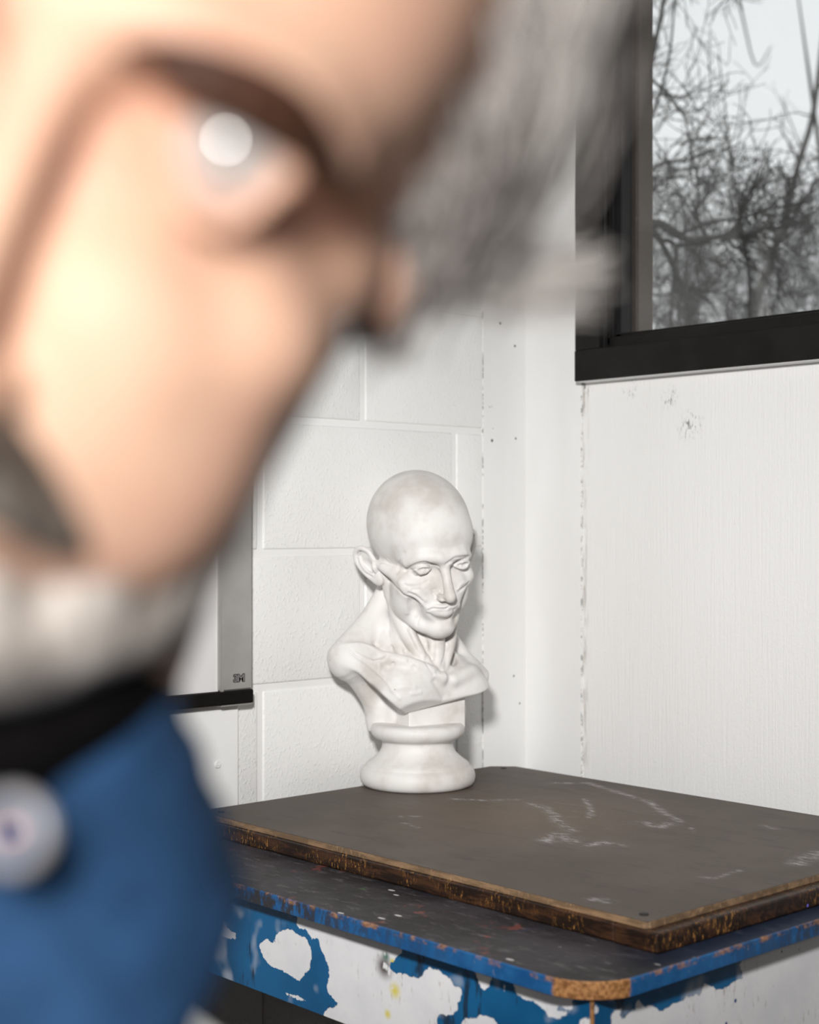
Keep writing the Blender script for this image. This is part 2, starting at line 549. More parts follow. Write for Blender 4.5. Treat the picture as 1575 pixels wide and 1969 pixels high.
def m_apron():
    b = NB('peeling_blue_paint'); p = b.pos()
    at = b.n('Attribute', {'attribute_name': 'white'}).outputs['Fac']
    n1 = b.noise(p, 90, 4, .65); n2 = b.noise(p, 12, 4, .6)
    f = b.ramp(b.math('ADD', at, b.math('MULTIPLY', b.math('SUBTRACT', n1, .5), .011)), -.0003, .0005)
    blue = b.mix(b.ramp(b.noise(p, 9, 3), .35, .65), (.003, .078, .20), (.007, .115, .28))
    cloud = b.math('MULTIPLY', b.ramp(b.noise(p, 21, 2, .4), .57, .72), .75)
    blue = b.mix(cloud, blue, (.5, .54, .6))
    blue = b.mix(b.math('MULTIPLY', b.ramp(b.noise(b.pos((1, 1, .2)), 34, 4, .7), .58, .66), .8), blue, (.012, .014, .02))
    wh = b.mix(b.ramp(n2, .3, .7), (.72, .72, .74), (.82, .815, .825))
    scr = b.math('MULTIPLY', b.ramp(b.noise(b.pos((1, 1, .22)), 150, 5, .8), .58, .68), b.ramp(b.noise(p, 16, 3), .48, .62))
    wh = b.mix(b.math('MULTIPLY', scr, .75), wh, (.28, .2, .16))
    m, dc, v = specks(b, p, 60, .86, .16)
    wh = b.mix(m, wh, b.mix(b.math('GREATER_THAN', v, .5), (.03, .07, .2), dc))
    for q, r, cc in (((-.862, -.6065, H - .478), .019, (.03, .011, .004)), ((-.862, -.609, H - .466), .009, (.06, .16, .12)), ((-.862, -.620, H - .470), .006, (.7, .58, .02)),
                     ((-.862, -.624, H - .500), .013, (.72, .62, .12)), ((-.862, -.612, H - .528), .008, (.72, .62, .12))):
        wh = b.mix(b.math('MULTIPLY', b.blot(p, q, r), b.ramp(b.noise(b.pos((1, 1, .6)), 110, 3, .6), .36, .46)), wh, cc)
    m2, _, _ = specks(b, p, 60, .9, .12)
    blue = b.mix(m2, blue, (.7, .7, .72))
    b.bump(b.math('SUBTRACT', 1., f), .5, .0008)
    return b.done(b.mix(f, blue, wh), .45, spec=.25)


def m_glass():
    b = NB('window_glass')
    tr = b.n('BsdfTransparent', Color=(.97, .98, .98)); gl = b.n('BsdfGlossy', Color=(1, 1, 1), Roughness=.02)
    fr = b.n('Fresnel', IOR=1.35)
    s1 = b.n('MixShader', i0=fr, i1=tr, i2=gl)
    df = b.n('BsdfDiffuse', Color=(.55, .55, .55))
    p = b.pos(); m, _, _ = specks(b, p, 30, .93, .05)
    d = b.math('ADD', b.math('MULTIPLY', b.ramp(b.noise(p, 14, 4, .7), .4, .8), .012), b.math('MULTIPLY', m, .5))
    s2 = b.n('MixShader', i0=b.math('ADD', d, .006), i1=s1, i2=df)
    b.t.links.new(s2.outputs[0], b.out.inputs[0])
    return b.m


def m_skin():
    b = NB('skin'); p = b.pos(obj=True)
    n1 = b.noise(p, 22, 4, .6)
    c = b.mix(b.ramp(n1, .35, .68), (.70, .42, .31), (.77, .51, .375))
    b.put(b.b.inputs['Subsurface Weight'], .12); b.put(b.b.inputs['Subsurface Radius'], (.006, .002, .001))
    b.bump(b.noise(p, 500, 3), .2, .0005)
    return b.done(c, .55, spec=.35)


def m_eye():
    """white sclera, pale iris, dark pupil; the gaze runs along the local -y axis"""
    b = NB('eyeball'); p = b.n('TexCoord').outputs['Object']
    x = b.n('SeparateXYZ', Vector=p)
    r = b.math('SQRT', b.math('ADD', b.math('MULTIPLY', x.outputs[0], x.outputs[0]), b.math('MULTIPLY', x.outputs[2], x.outputs[2])))
    fr = b.math('LESS_THAN', x.outputs[1], 0.)
    ir = b.mix(b.ramp(b.noise(p, 900, 3), .3, .7), (.40, .40, .40), (.56, .55, .54))
    c = b.mix(b.math('MULTIPLY', fr, b.ramp(r, .0062, .0056)), (.70, .60, .56), ir)
    c = b.mix(b.math('MULTIPLY', fr, b.ramp(r, .0013, .0010)), c, (.01, .01, .01))
    b.put(b.b.inputs['Coat Weight'], 1.); b.put(b.b.inputs['Coat IOR'], 2.4); b.put(b.b.inputs['Coat Roughness'], .03)
    return b.done(c, .2, spec=.5)


def m_hair(name, dark, light, scale=180):
    b = NB(name); p = b.pos((1, 1, .5), obj=True)
    n1 = b.noise(p, scale, 3, .6)
    return b.done(b.mix(b.ramp(n1, .35, .65), dark, light), .5, spec=.3)


MAT = dict(
    block=m_block(), mortar=m_smooth_white('joint_paint', (.79, .785, .775), (.83, .828, .82)),
    white=m_smooth_white('white_paint'),
    trim1=m_trim('painted_strip', [((-.064, -.004, H + .352), .0032), ((-.027, -.004, H + .315), .0022), ((-.084, -.004, H + .147), .0034),
                                   ((-.025, -.004, H + .153), .003), ((-.03, -.004, H - .263), .0026), ((-.015, -.004, H - .312), .0022),
                                   ((-.082, -.004, H + .168), .0012), ((-.09, -.004, H + .205), .0012), ((-.085, -.004, H + .206), .001)], 0, -.106),
    trim2=m_trim('painted_board', [], 1, -.134), panel=m_panel(),
    wb=m_plain('whiteboard_face', (.70, .685, .69), .18, var=.03, scale=3),
    alu=m_plain('brushed_aluminium', (.52, .51, .49), .34, .85, var=.1, scale=9),
    black=m_plain('black_frame_paint', (.010, .0092, .0085), .45, var=.3, scale=14, spec=.16),
    blackm=m_plain('black_plastic', (.006, .005, .0045), .55, spec=.12),
    logo=m_plain('printed_logo_grey', (.16, .15, .15), .5), logo2=m_plain('printed_logo_black', (.012, .012, .012), .5),
    brown=m_plain('speckled_brown_metal', (.05, .035, .027), .7, var=.45, scale=700, spec=.1), seal=m_plain('dark_seal', (.014, .0135, .014), .55, spec=.2),
    glass=m_glass(), plaster=m_plaster(), btop=m_board_top(),
    bpan=m_board_edge('hardboard_edge', (.27, .17, .095), (.36, .24, .14), False),
    bframe=m_board_edge('stained_frame', (.05, .02, .008), (.38, .18, .045)),
    ttop=m_table_top(), tedge=m_blue_edge(), apron=m_apron(), wood=m_plain('bare_wood', (.36, .17, .06), .6, var=.4, scale=120),
    darkwood=m_plain('underside_wood', (.05, .035, .025), .7, var=.3), floor=m_plain('grey_vinyl_floor', (.16, .155, .15), .45, var=.15, scale=6),
    dim=m_plain('grey_room_paint', (.34, .335, .33), .8, var=.05, scale=3), ceil=m_plain('ceiling_paint', (.42, .42, .41), .7, var=.03), steel=m_plain('screw_steel', (.55, .53, .5), .4, .6),
    bark=m_plain('bark', (.04, .037, .036), .9, var=.4, scale=20), bark2=m_plain('pale_bark', (.095, .09, .087), .9, var=.4, scale=20),
    ground=m_plain('winter_grass', (.10, .105, .07), .95, var=.35, scale=3),
    skin=m_skin(), eye=m_eye(), lip=m_plain('lip_skin', (.55, .26, .2), .4, obj=True),
    brow=m_hair('eyebrow_hair', (.035, .014, .009), (.085, .04, .025), 400),
    hairg=m_hair('grey_hair', (.27, .25, .245), (.58, .55, .535)), hairw=m_hair('white_hair', (.66, .63, .61), (.84, .82, .8)),
    beard=m_hair('white_beard', (.30, .275, .255), (.66, .62, .585), 110), stache=m_hair('dark_grey_moustache', (.06, .05, .043), (.26, .235, .21), 120),
    denim=m_plain('blue_denim', (.028, .085, .205), .85, var=.25, scale=60, spec=.2, bump=.0006, bs=900, obj=True),
    scarf=m_plain('black_knit', (.006, .0055, .006), .95, var=.4, scale=90, spec=.1, bump=.001, bs=600, obj=True),
    trouser=m_plain('dark_trouser_cloth', (.02, .02, .024), .9, obj=True), shoe=m_plain('brown_shoe_leather', (.05, .025, .014), .4, obj=True),
    button=m_plain('pale_metal_button', (.45, .46, .5), .35, .2), copper=m_plain('copper_rivet', (.55, .28, .18), .35, .7),
)


# ================================================================ the room
def struct(name, lo, hi, m, parent=None, bev=0.):
    return box(name, lo, hi, m, parent, bev, kind='structure' if parent is None else None)


RX0, RY0, TOP = -4.6, -4.4, 2.75
struct('floor', (RX0 - .1, RY0 - .1, -.06), (.1, .1, 0), MAT['floor'])
struct('ceiling', (RX0 - .1, RY0 - .1, TOP), (.1, .1, TOP + .06), MAT['ceil'])
struct('wall_back', (RX0, RY0 - .1, 0), (0, RY0, TOP), MAT['dim'])
struct('wall_front', (RX0 - .1, RY0 - .1, 0), (RX0, .1, TOP), MAT['dim'])
wl = struct('wall_left', (RX0, 0, 0), (.1, .1, TOP), MAT['mortar'])
CO, BL, JT = .2032, .4064, .0105
zb0 = H - .0411
cache = {}
k = math.floor(-zb0 / CO)
while zb0 + k * CO < TOP:
    z0 = max(zb0 + k * CO + JT / 2, .004); z1 = min(zb0 + (k + 1) * CO - JT / 2, TOP - .004)
    x1 = (-.1725 if k % 2 == 0 else -.3757) + BL
    while x1 > RX0:
        a = max(x1 - BL + JT / 2, RX0 + .002); b_ = min(x1 - JT / 2, -.1025)
        if b_ - a > .03 and z1 - z0 > .02:
            key = (round(b_ - a, 4), round(z1 - z0, 4))
            if key not in cache:
                bm = bmesh.new(); add_box(bm, (0, 0, 0), (key[0], .022, key[1]), .0032, 3)
                cache[key] = bm_mesh('block', bm, True); cache[key].materials.append(MAT['block'])
            o = link('block', cache[key], parent=wl, loc=(a, -.0022 - .0008 * random.Random(int(a * 999) + k).random(), z0))
        x1 -= BL
    k += 1
# strip and board that close the corner
struct('trim_1', (-.1065, -.004, 0), (0, .02, TOP), MAT['trim1'], bev=.001)
struct('trim_2', (-.0005, -.1345, 0), (.03, .0, TOP), MAT['trim2'], bev=.001)
# smooth board fixed to the blocks below the whiteboard
pb = struct('trim_3', (-2.1, -.010, .25), (-.625, .0, H - .2), MAT['white'], bev=.0015)
bm = bmesh.new(); bmesh.ops.create_cone(bm, cap_ends=True, segments=24, radius1=.0062, radius2=.0045, depth=.003)
bmesh.ops.rotate(bm, verts=bm.verts, matrix=__import__('mathutils').Matrix.Rotation(math.pi / 2, 3, 'X'))
scr = link('screw', bm_mesh('screw', bm), MAT['white'], pb, loc=(-.663, -.011, H - .35))
bm = bmesh.new(); add_box(bm, (-.003, -.0022, -.0006), (.003, -.0012, .0006)); link('screw_slot', bm_mesh('screw_slot', bm), MAT['mortar'], scr)
# right wall with the window opening
WY0, WY1, WZ0, WZ1 = -.150, -1.62, H + .25, H + 1.22
wr = struct('wall_right', (.004, WY0, 0), (.12, -.1345, TOP), MAT['panel'])
for nm, lo, hi in [('lower_panel', (.004, WY1, 0), (.12, WY0, WZ0)), ('upper_panel', (.004, WY1, WZ1), (.12, WY0, TOP)),
                   ('side_panel', (.004, RY0, 0), (.12, WY1, TOP))]:
    box(nm, lo, hi, MAT['panel'], wr)

# window: black frame, deep glazing bead, one pane, brown metal reveal outside
win = link('window_1', None, loc=(0, 0, 0), kind='structure')
def wp(n, lo, hi, m, par=win, bev=.0015): return box(n, lo, hi, MAT[m], par, bev)
wp('jamb', (-.030, -.199, H + .2945), (.03, -.1455, H + 1.27), 'black')
wp('jamb', (-.030, -1.675, H + .2945), (.03, -1.60, H + 1.27), 'black')
sill = wp('sill', (-.030, -1.68, H + .2425), (.03, -.1445, H + .2945), 'black')
wp('sill_lip', (-.026, -1.665, H + .2415), (.003, -.146, H + .2428), 'white', sill, .0003)
wp('head', (-.030, -1.675, H + 1.215), (.03, -.1455, H + 1.27), 'black')
wp('bead', (-.011, -1.605, H + .292), (.022, -.198, H + .3135), 'black')
wp('bead', (-.011, -.2065, H + .30), (.022, -.198, H + 1.22), 'black')
wp('glazing_strip', (-.020, -.2015, H + .296), (.0, -.1985, H + 1.22), 'seal', bev=.0006)
wp('glazing_strip', (-.006, -.2085, H + .30), (.01, -.206, H + 1.22), 'seal', bev=.0006)
wp('sash', (.002, -.2200, H + .305), (.03, -.2055, H + 1.22), 'seal')
wp('sash', (.002, -1.60, H + .300), (.03, -.2055, H + .3195), 'black')
wp('pane', (.018, -1.60, H + .316), (.022, -.2195, H + 1.22), 'glass', bev=0)
wp('reveal', (.030, -.228, H + .29), (.075, -.15, H + 1.25), 'brown')
wp('reveal', (.030, -1.63, H + .26), (.075, -.15, H + .311), 'brown')

# ================================================================ whiteboard
wb = thing('whiteboard', 'white dry-wipe board with aluminium side rail and black lower edge on the left wall', 'whiteboard', (-.615, 0, H - .26))
def wbp(n, lo, hi, m, par=wb, bev=.001): return box(n, lo, hi, MAT[m], par, bev)
wbp('writing_surface', (-1.75, -.024, .016), (-.050, -.003, 1.13), 'wb')
rail = wbp('side_rail', (-.058, -.031, .0185), (0, -.003, 1.15), 'alu', bev=.003)
wbp('rail_bead', (-.0585, -.0335, .0185), (-.0525, -.03, 1.15), 'alu', rail, .0012)
wbp('side_rail', (-1.80, -.031, .0185), (-1.742, -.003, 1.15), 'alu', bev=.003)
wbp('top_rail', (-1.742, -.030, 1.12), (-.058, -.003, 1.15), 'alu', bev=.003)
wbp('bottom_edge', (-1.80, -.034, -.001), (.0006, -.003, .0192), 'blackm', bev=.0025)
wbp('lower_clip', (-.055, -.030, -.0035), (-.0005, -.006, -.0008), 'alu', bev=.0005)
for nm, off, mm, y in (('logo_outline', .0007, 'logo2', -.0312), ('logo', 0., 'logo', -.0314)):
    cu = bpy.data.curves.new('txt', 'FONT'); cu.body = '3M'; cu.size = .0150; cu.space_character = .78; cu.offset = off * 1.2 + .0003; cu.extrude = .0001
    tmp = bpy.data.objects.new('txt', cu); COL.objects.link(tmp)
    me = bpy.data.meshes.new_from_object(tmp.evaluated_get(bpy.context.evaluated_depsgraph_get())); bpy.data.objects.remove(tmp)
    me.name = nm; me.materials.clear()
    o = link(nm, me, MAT[mm], rail); o.rotation_euler = (math.pi / 2, 0, 0); o.location = (-.0345, y, .0318); o.scale = (1.18, 1, 1)

# ================================================================ table
ZT = H - .4270; ZB = H - .398
TX0, TX1, TY0, TY1 = -.8845, -.03, -.924, -.012
tbl = thing('work_table', 'paint-splashed studio table with chipped blue edge and peeling blue and white apron', 'table', (TX0, TY0, 0))
def loc_(p): return (p[0] - TX0, p[1] - TY0, p[2])
def tb(n, lo, hi, m, par=tbl, bev=0.): return box(n, loc_(lo), loc_(hi), MAT[m], par, bev)
R = .062; out = []
for cx, cy, a0 in ((TX1 - .01, TY1 - .01, 0), (TX0 + .02, TY1 - .02, 90), (TX0 + R, TY0 + R, 180), (TX1 - R, TY0 + R, 270)):
    r = R if a0 >= 180 else (.01 if a0 == 0 else .02)
    for q in range(13):
        a = math.radians(a0 + q * 7.5); out.append((cx + r * math.cos(a) - TX0, cy + r * math.sin(a) - TY0))
prof = [(0, -.0165), (.0006, -.0012), (.0014, -.0002), (.003, 0)]
V = []; F = []; n = len(out); O = np.array(out); ctr = O.mean(0)
nrm = np.roll(O, -1, 0) - np.roll(O, 1, 0); nrm = np.stack([nrm[:, 1], -nrm[:, 0]], 1); nrm /= np.linalg.norm(nrm, axis=1)[:, None] + 1e-9
bm = bmesh.new(); rings = []
for ins, z in prof:
    rings.append([bm.verts.new((p[0] - q[0] * ins, p[1] - q[1] * ins, ZT + z)) for p, q in zip(O, nrm)])
for a, b_ in zip(rings, rings[1:]):
    for i in range(n):
        f = bm.faces.new((a[i], a[(i + 1) % n], b_[(i + 1) % n], b_[i])); f.material_index = 1
bm.faces.new(rings[-1]); f = bm.faces.new(rings[0][::-1]); f.material_index = 2
bmesh.ops.recalc_face_normals(bm, faces=bm.faces)
link('tabletop', bm_mesh('tabletop', bm), [MAT['ttop'], MAT['tedge'], MAT['darkwood']], tbl)


def sdf_poly(P, polys):
    """signed distance (positive inside) of points to a union of polygons"""
    best = np.full(len(P), -9.)
    for poly in polys:
        Q = np.array(poly, float); N = len(Q); d = np.full(len(P), 9e9); ins = np.zeros(len(P), bool)
        for i in range(N):
            a, b = Q[i], Q[(i + 1) % N]; e = b - a; w = P - a
            t = np.clip((w @ e) / max(e @ e, 1e-12), 0, 1)
            d = np.minimum(d, np.linalg.norm(w - t[:, None] * e, axis=1))
            c = ((a[1] <= P[:, 1]) != (b[1] <= P[:, 1]))
            with np.errstate(divide='ignore', invalid='ignore'):
                ins ^= c & (P[:, 0] < a[0] + (P[:, 1] - a[1]) / (b[1] - a[1]) * e[0])
        best = np.maximum(best, np.where(ins, d, -d))
    return best


def grid(name, nu, nv, fn, m, attr, vals, parent):
    u, v = np.meshgrid(np.linspace(0, 1, nu), np.linspace(0, 1, nv), indexing='ij')
    V = fn(u.ravel(), v.ravel())
    i = np.arange(nu - 1)[:, None] * nv + np.arange(nv - 1)[None]
    me = raw_mesh(name, V, np.stack([i, i + nv, i + nv + 1, i + 1], -1).reshape(-1, 4), False)
    at = me.attributes.new(attr, 'FLOAT', 'POINT'); at.data.foreach_set('value', np.asarray(vals, np.float32))
    return link(name, me, m, parent)


PEEL_L = [
 [(-235,-493),(-264,-485),(-287,-481),(-309,-486),(-313,-492),(-333,-497),(-333,-504),(-311,-506),(-291,-509),(-267,-502),(-235,-505)],
 [(-379,-500),(-395,-491),(-412,-495),(-411,-484),(-425,-474),(-441,-470),(-453,-472),(-470,-474),(-479,-483),(-481,-494),(-475,-511),(-459,-526),(-436,-524),(-408,-521),(-390,-516)],
 [(-452,-437),(-453,-464),(-470,-466),(-481,-471),(-493,-470),(-499,-484),(-509,-495),(-513,-508),(-508,-522),(-511,-529),(-529,-536),(-503,-551),(-503,-560),(-543,-566),(-689,-564),(-689,-520),(-691,-509),(-709,-506),(-721,-500),(-721,-491),(-726,-484),(-726,-473),(-715,-474),(-709,-467),(-691,-463),(-678,-462),(-660,-479),(-638,-480),(-624,-481),(-613,-476),(-627,-463),(-635,-456),(-635,-437)],
 [(-741,-449),(-769,-449),(-767,-462),(-762,-467),(-756,-466)],
 [(-799,-444),(-878,-444),(-878,-458),(-875,-462),(-860,-461),(-858,-464),(-871,-467),(-851,-476),(-839,-468),(-820,-464),(-801,-464)],
 [(-725,-564),(-725,-511),(-736,-502),(-759,-494),(-774,-494),(-780,-498),(-780,-564)],
 [(-885,-465),(-894,-462),(-903,-464),(-903,-478),(-885,-478)],
 [(-429,-547),(-446,-544),(-470,-546),(-468,-550),(-453,-549),(-432,-549)], [(-786,-457),(-790,-455),(-790,-464),(-786,-465)]]
PEEL_F = [
 [(-816,-475),(-813,-470),(-799,-468),(-796,-459),(-786,-466),(-776,-469),(-756,-479),(-742,-475),(-705,-473),(-696,-477),(-688,-464),(-669,-475),(-648,-477),(-643,-473),(-622,-473),(-627,-459),(-600,-435),(-122,-435),(-122,-574),(-821,-574),(-837,-481),(-834,-465),(-823,-468)],
 [(-860,-449),(-851,-456),(-857,-460),(-861,-458)], [(-830,-462),(-817,-464),(-823,-466)]]
AX, AY, AZ0, AZ1 = -.862, -.902, -.556, -.4434
for nm, s0, s1, polys, fn in (
        ('apron', -.02, AY, PEEL_L, lambda s, z: np.stack([np.full_like(s, AX), s, H + z], 1)),
        ('apron', AX, -.05, PEEL_F, lambda s, z: np.stack([s, np.full_like(s, AY), H + z], 1))):
    nu, nv = 170, 24
    u, v = np.meshgrid(np.linspace(0, 1, nu), np.linspace(0, 1, nv), indexing='ij')
    S = s0 + (s1 - s0) * u.ravel(); Z = AZ0 + (AZ1 - AZ0) * v.ravel()
    val = sdf_poly(np.stack([S, Z], 1) * 1000, polys) / 1000
    o = grid(nm, nu, nv, lambda a, b, fn=fn, s0=s0, s1=s1: fn(s0 + (s1 - s0) * a, AZ0 + (AZ1 - AZ0) * b) - np.array([TX0, TY0, 0]), MAT['apron'], 'white', val, tbl)
tb('apron_backing', (AX + .0006, AY + .0006, H + AZ0 + .0005), (AX + .017, TY1 - .03, H + AZ1), 'darkwood')
tb('apron_backing', (AX + .017, AY + .0006, H + AZ0 + .0005), (-.05, AY + .017, H + AZ1), 'darkwood')
tb('apron', (AX, TY1 - .03, H + AZ0), (-.05, TY1 - .012, H + AZ1), 'darkwood')
tb('apron', (-.066, AY, H + AZ0), (-.05, TY1 - .03, H + AZ1), 'darkwood')
tb('corner_post', (AX - .0012, AY - .0012, H + AZ0), (AX + .0022, AY + .0022, H + AZ1), 'wood', bev=.0008)
for x in (AX + .018, -.12):
    for y in (AY + .018, TY1 - .085):
        tb('leg', (x, y, 0), (x + .052, y + .052, H + AZ1), 'wood' if y > -.5 else 'darkwood', bev=.003)

# drawing board lying on the table
BX0, BX1, BY0, BY1 = -.7474, -.1313, -.8793, -.0763
db = thing('drawing_board', 'large brown drawing board with paint-marked wooden frame lying on the table', 'drawing board', (BX0, BY0, ZT))
def dbx(n, lo, hi, m, bev=.0012): return box(n, (lo[0] - BX0, lo[1] - BY0, lo[2] - ZT), (hi[0] - BX0, hi[1] - BY0, hi[2] - ZT), MAT[m], db, bev)
fz0, fz1 = ZT + .0004, ZB - .0075
dbx('frame_rail', (BX0 - .003, BY0 - .012, fz0), (BX1, BY0 + .045, fz1), 'bframe', .0025)
dbx('frame_rail', (BX0, BY1 - .045, fz0), (BX1, BY1, fz1), 'bframe', .0025)
dbx('frame_rail', (BX0 - .0015, BY0 + .0455, fz0), (BX0 + .045, BY1 - .0455, fz1), 'bframe', .0025)
dbx('frame_rail', (BX1 - .045, BY0 + .0455, fz0), (BX1, BY1 - .0455, fz1), 'bframe', .0025)
# hardboard face with slightly clipped corners
bm = bmesh.new(); c_ = .006
fx0, fx1, fy0, fy1 = BX0 + .0005, BX1 - .001, BY0 + .004, BY1 - .001
P = [(fx0 + c_, fy0), (fx1 - c_, fy0), (fx1, fy0 + c_), (fx1, fy1 - .03), (fx1 - .03, fy1), (fx0 + .015, fy1), (fx0, fy1 - .02), (fx0, fy0 + c_)]
lo_ = [bm.verts.new((x - BX0, y - BY0, ZB - .0072 - ZT)) for x, y in P]; hi_ = [bm.verts.new((x - BX0, y - BY0, ZB - .0003 - ZT)) for x, y in P]
for i in range(len(P)): bm.faces.new((lo_[i], lo_[(i + 1) % 8], hi_[(i + 1) % 8], hi_[i]))
bm.faces.new(lo_[::-1]); bm.faces.new(hi_)
panel = link('face_panel', bm_mesh('face_panel', bm), MAT['bpan'], db)
CHALK = [[(-364,-355),(-370,-391),(-398,-432),(-434,-474),(-460,-521)], [(-534,-542),(-492,-526),(-510,-565)], [(-513,-594),(-486,-597),(-484,-620)],
 [(-211,-256),(-168,-295),(-192,-367),(-222,-457),(-282,-537),(-306,-578)], [(-347,-552),(-355,-581),(-331,-579)], [(-274,-381),(-337,-448),(-376,-477)],
 [(-588,-333),(-594,-371)], [(-559,-300),(-543,-315)], [(-547,-792),(-541,-806),(-506,-803),(-487,-802)], [(-409,-827),(-376,-819),(-340,-813)],
 [(-716,-777),(-710,-795)], [(-419,-249),(-392,-288),(-348,-319)], [(-246,-669),(-252,-691)], [(-331,-615),(-346,-630)]]
CW = [8, 11, 8, 6, 11, 4, 3, 4, 3, 11, 7, 5, 5, 3]
nu, nv = 150, 196
u, v = np.meshgrid(np.linspace(0, 1, nu), np.linspace(0, 1, nv), indexing='ij')
gx = fx0 + .001 + (fx1 - fx0 - .002) * u.ravel(); gy = fy0 + .001 + (fy1 - fy0 - .002) * v.ravel()
val = np.zeros(len(gx)); PP = np.stack([gx, gy], 1) * 1000
for pl, w_ in zip(CHALK, CW):
    for a, b in zip(pl, pl[1:]):
        a = np.array(a, float); e = np.array(b, float) - a; w = PP - a
        t = np.clip((w @ e) / (e @ e), 0, 1)
        val = np.maximum(val, np.exp(-(np.linalg.norm(w - t[:, None] * e, axis=1) / w_) ** 2))
keep = lambda a, b: np.stack([fx0 + .001 + (fx1 - fx0 - .002) * a - BX0, fy0 + .001 + (fy1 - fy0 - .002) * b - BY0, np.full_like(a, ZB - ZT)], 1)
face = grid('drawing_face', nu, nv, keep, MAT['btop'], 'chalk', val, db)
for q in face.data.vertices:               # follow the clipped back corners
    x, y = q.co.x + BX0, q.co.y + BY0
    e = max(0, (x - (fx1 - .03)) + (y - (fy1 - .03)) - .029) / 2
    e2 = max(0, ((fx0 + .015 - x) / .015 + (y - fy1 + .02) / .02) - .95)
    q.co.x += -e + e2 * .0075; q.co.y += -e - e2 * .01
for x, y in ((fx0 + .022, fy0 + .022), (fx0 + .022, fy1 - .03), (fx1 - .03, fy1 - .03), (fx1 - .022, fy0 + .022)):
    bm = bmesh.new(); bmesh.ops.create_cone(bm, cap_ends=True, segments=16, radius1=.0055, radius2=.0045, depth=.0012)
    link('nail_head', bm_mesh('nail_head', bm), MAT['seal'], db, loc=(x - BX0, y - BY0, ZB - ZT + .0004))
def sculpt_head(F, lid=0., low=1.):
    """human head in the current frame of F (mm): origin between the ears at eye
    height, x towards its left ear, -y the face, z up"""
    def zs(p): return (p[0], p[1], p[2] if p[2] >= 0 else max(p[2], -60) * low + min(p[2] + 60, 0) * (.85 if lid else 1.))
    def B(fn, pts, *a, **k): F.both(fn, [zs(p) for p in pts] if fn == 'chain' else zs(pts), *a, **k)
    F.ell(zs((0, 8, 40)), (77, 96, 85), 8)
    F.ell(zs((0, -46, 36)), (62, 42, 50), 14)
    F.ell(zs((0, -36, -38)), (51, 47, 70), 16)
    F.ell(zs((0, 36, -18)), (50, 48, 48), 20)
    B('chain', [(58, -4, -30), (50, -8, -66), (32, -52, -92), (8, -76, -100)], [9, 10, 11, 13], 14)
    F.ell(zs((0, -79, -97)), (19, 13, 13), 10)
    B('ell', (44, -58, -28), (18, 18, 16), 14)
    B('ell', (46, -38, -52), (15, 26, 34), 14)
    B('ell', (22, -76, -36), (18, 12, 22), 12)
    B('chain', [(48, -60, -26), (60, -32, -17), (64, -2, -12)] if lid else [(48, -60, -26), (64, -32, -17), (70, -2, -12)], [8, 7, 6], 10)
    B('chain', [(2, -86, 14), (20, -88, 16), (38, -80, 13), (50, -66, 6)], [8, 8, 7, 5], 12)
    F.ell(zs((0, -73, -62)), (31, 24, 26), 12)
    if lid: B('ell', (35, -62, -54), (20, 18, 28), 14)
    B('ell', (33, -97, 2), (17, 15, 8), 9, 'cut') if lid else B('ell', (33, -97, 5), (18, 14, 6), 7, 'cut')
    F.chain([zs(p) for p in ((0, -86, 6), (0, -97, -14), (0, -107, -34))], [8, 7, 8], 7)
    F.ell(zs((0, -110, -40)), (8.5, 9.5, 8.5), 6)
    B('ell', (10, -99, -43), (5.2, 10, 5.6), 5)
    if lid:
        B('ell', (32.5, -73.5, 1), (12.6, 12.6, 12.6), 1.5, 'cut')
    else:
        B('ell', (32.5, -72, 1), (12.5, 12, 12), 5)
    B('chain', [(21, -82, 0), (27, -86, 4.5 + lid), (36, -86, 5.5 + lid), (44, -80, 1)], [1.8, 2, 2, 1.8], 3)
    B('chain', [(21, -82, -1), (29, -85, -5 - lid), (38, -84, -5 - lid), (44, -80, 0)], [1.8, 2, 2, 1.8], 3)
    B('ell', (6.5, -102, -49.5), (4, 7, 4.2 if lid else 3), 3, 'cut')
    B('chain', [(24, -86, -63), (11, -95, -59.5), (0, -97, -60)], [3, 4.4, 4.2], 5)
    B('chain', [(22, -86, -64.5), (10, -93, -68), (0, -94.5, -69)], [3, 5, 5.4], 5)


def sculpt_ear(F, sg, flare=28, lean=-12, up=0., size=1., back=0.):
    """outer ear on the side sg of the current frame"""
    R0, t0 = F.R, F.t
    M = rot(z=-sg * flare, x=lean)
    F.frame(R0 @ M, R0 @ np.array([sg * 71., 4., -8.]) + t0)
    q = lambda P: [(sg * a * size, b * size, c * size) for a, b, c in P]
    v = lambda a, b, c: (sg * a * size, b * size, c * size)
    F.ell(v(3, 15, 2), np.array([4, 16, 28.]) * size, 5)
    F.chain(q([(2, 2, 2), (5, 3, 20), (8, 14, 31), (9, 27, 27), (8, 32, 12), (7, 27, -8), (5, 18, -24)]),
            [3.2, 3.6, 4, 4, 3.8, 3.4, 3.8], 3)
    F.ell(v(4, 10, -27), np.array([5, 9, 9.]) * size, 6)
    F.ell(v(10, 14, -2), np.array([7.5, 9, 15]) * size, 4, 'cut')
    F.chain(q([(8, 23, 20), (8, 25, 8), (8, 21, -6), (7, 14, -15)]), [2.2, 2.6, 2.4, 2.2], 3)
    F.chain(q([(6, 2, -2), (8, 3, -8), (7, 5, -13)]), [3.4, 4, 3], 3)
    F.frame(R0, t0)
BUST_EYE = np.array([-12.4, -2322., 398.])     # the viewpoint the reliefs were drawn from, in bust millimetres


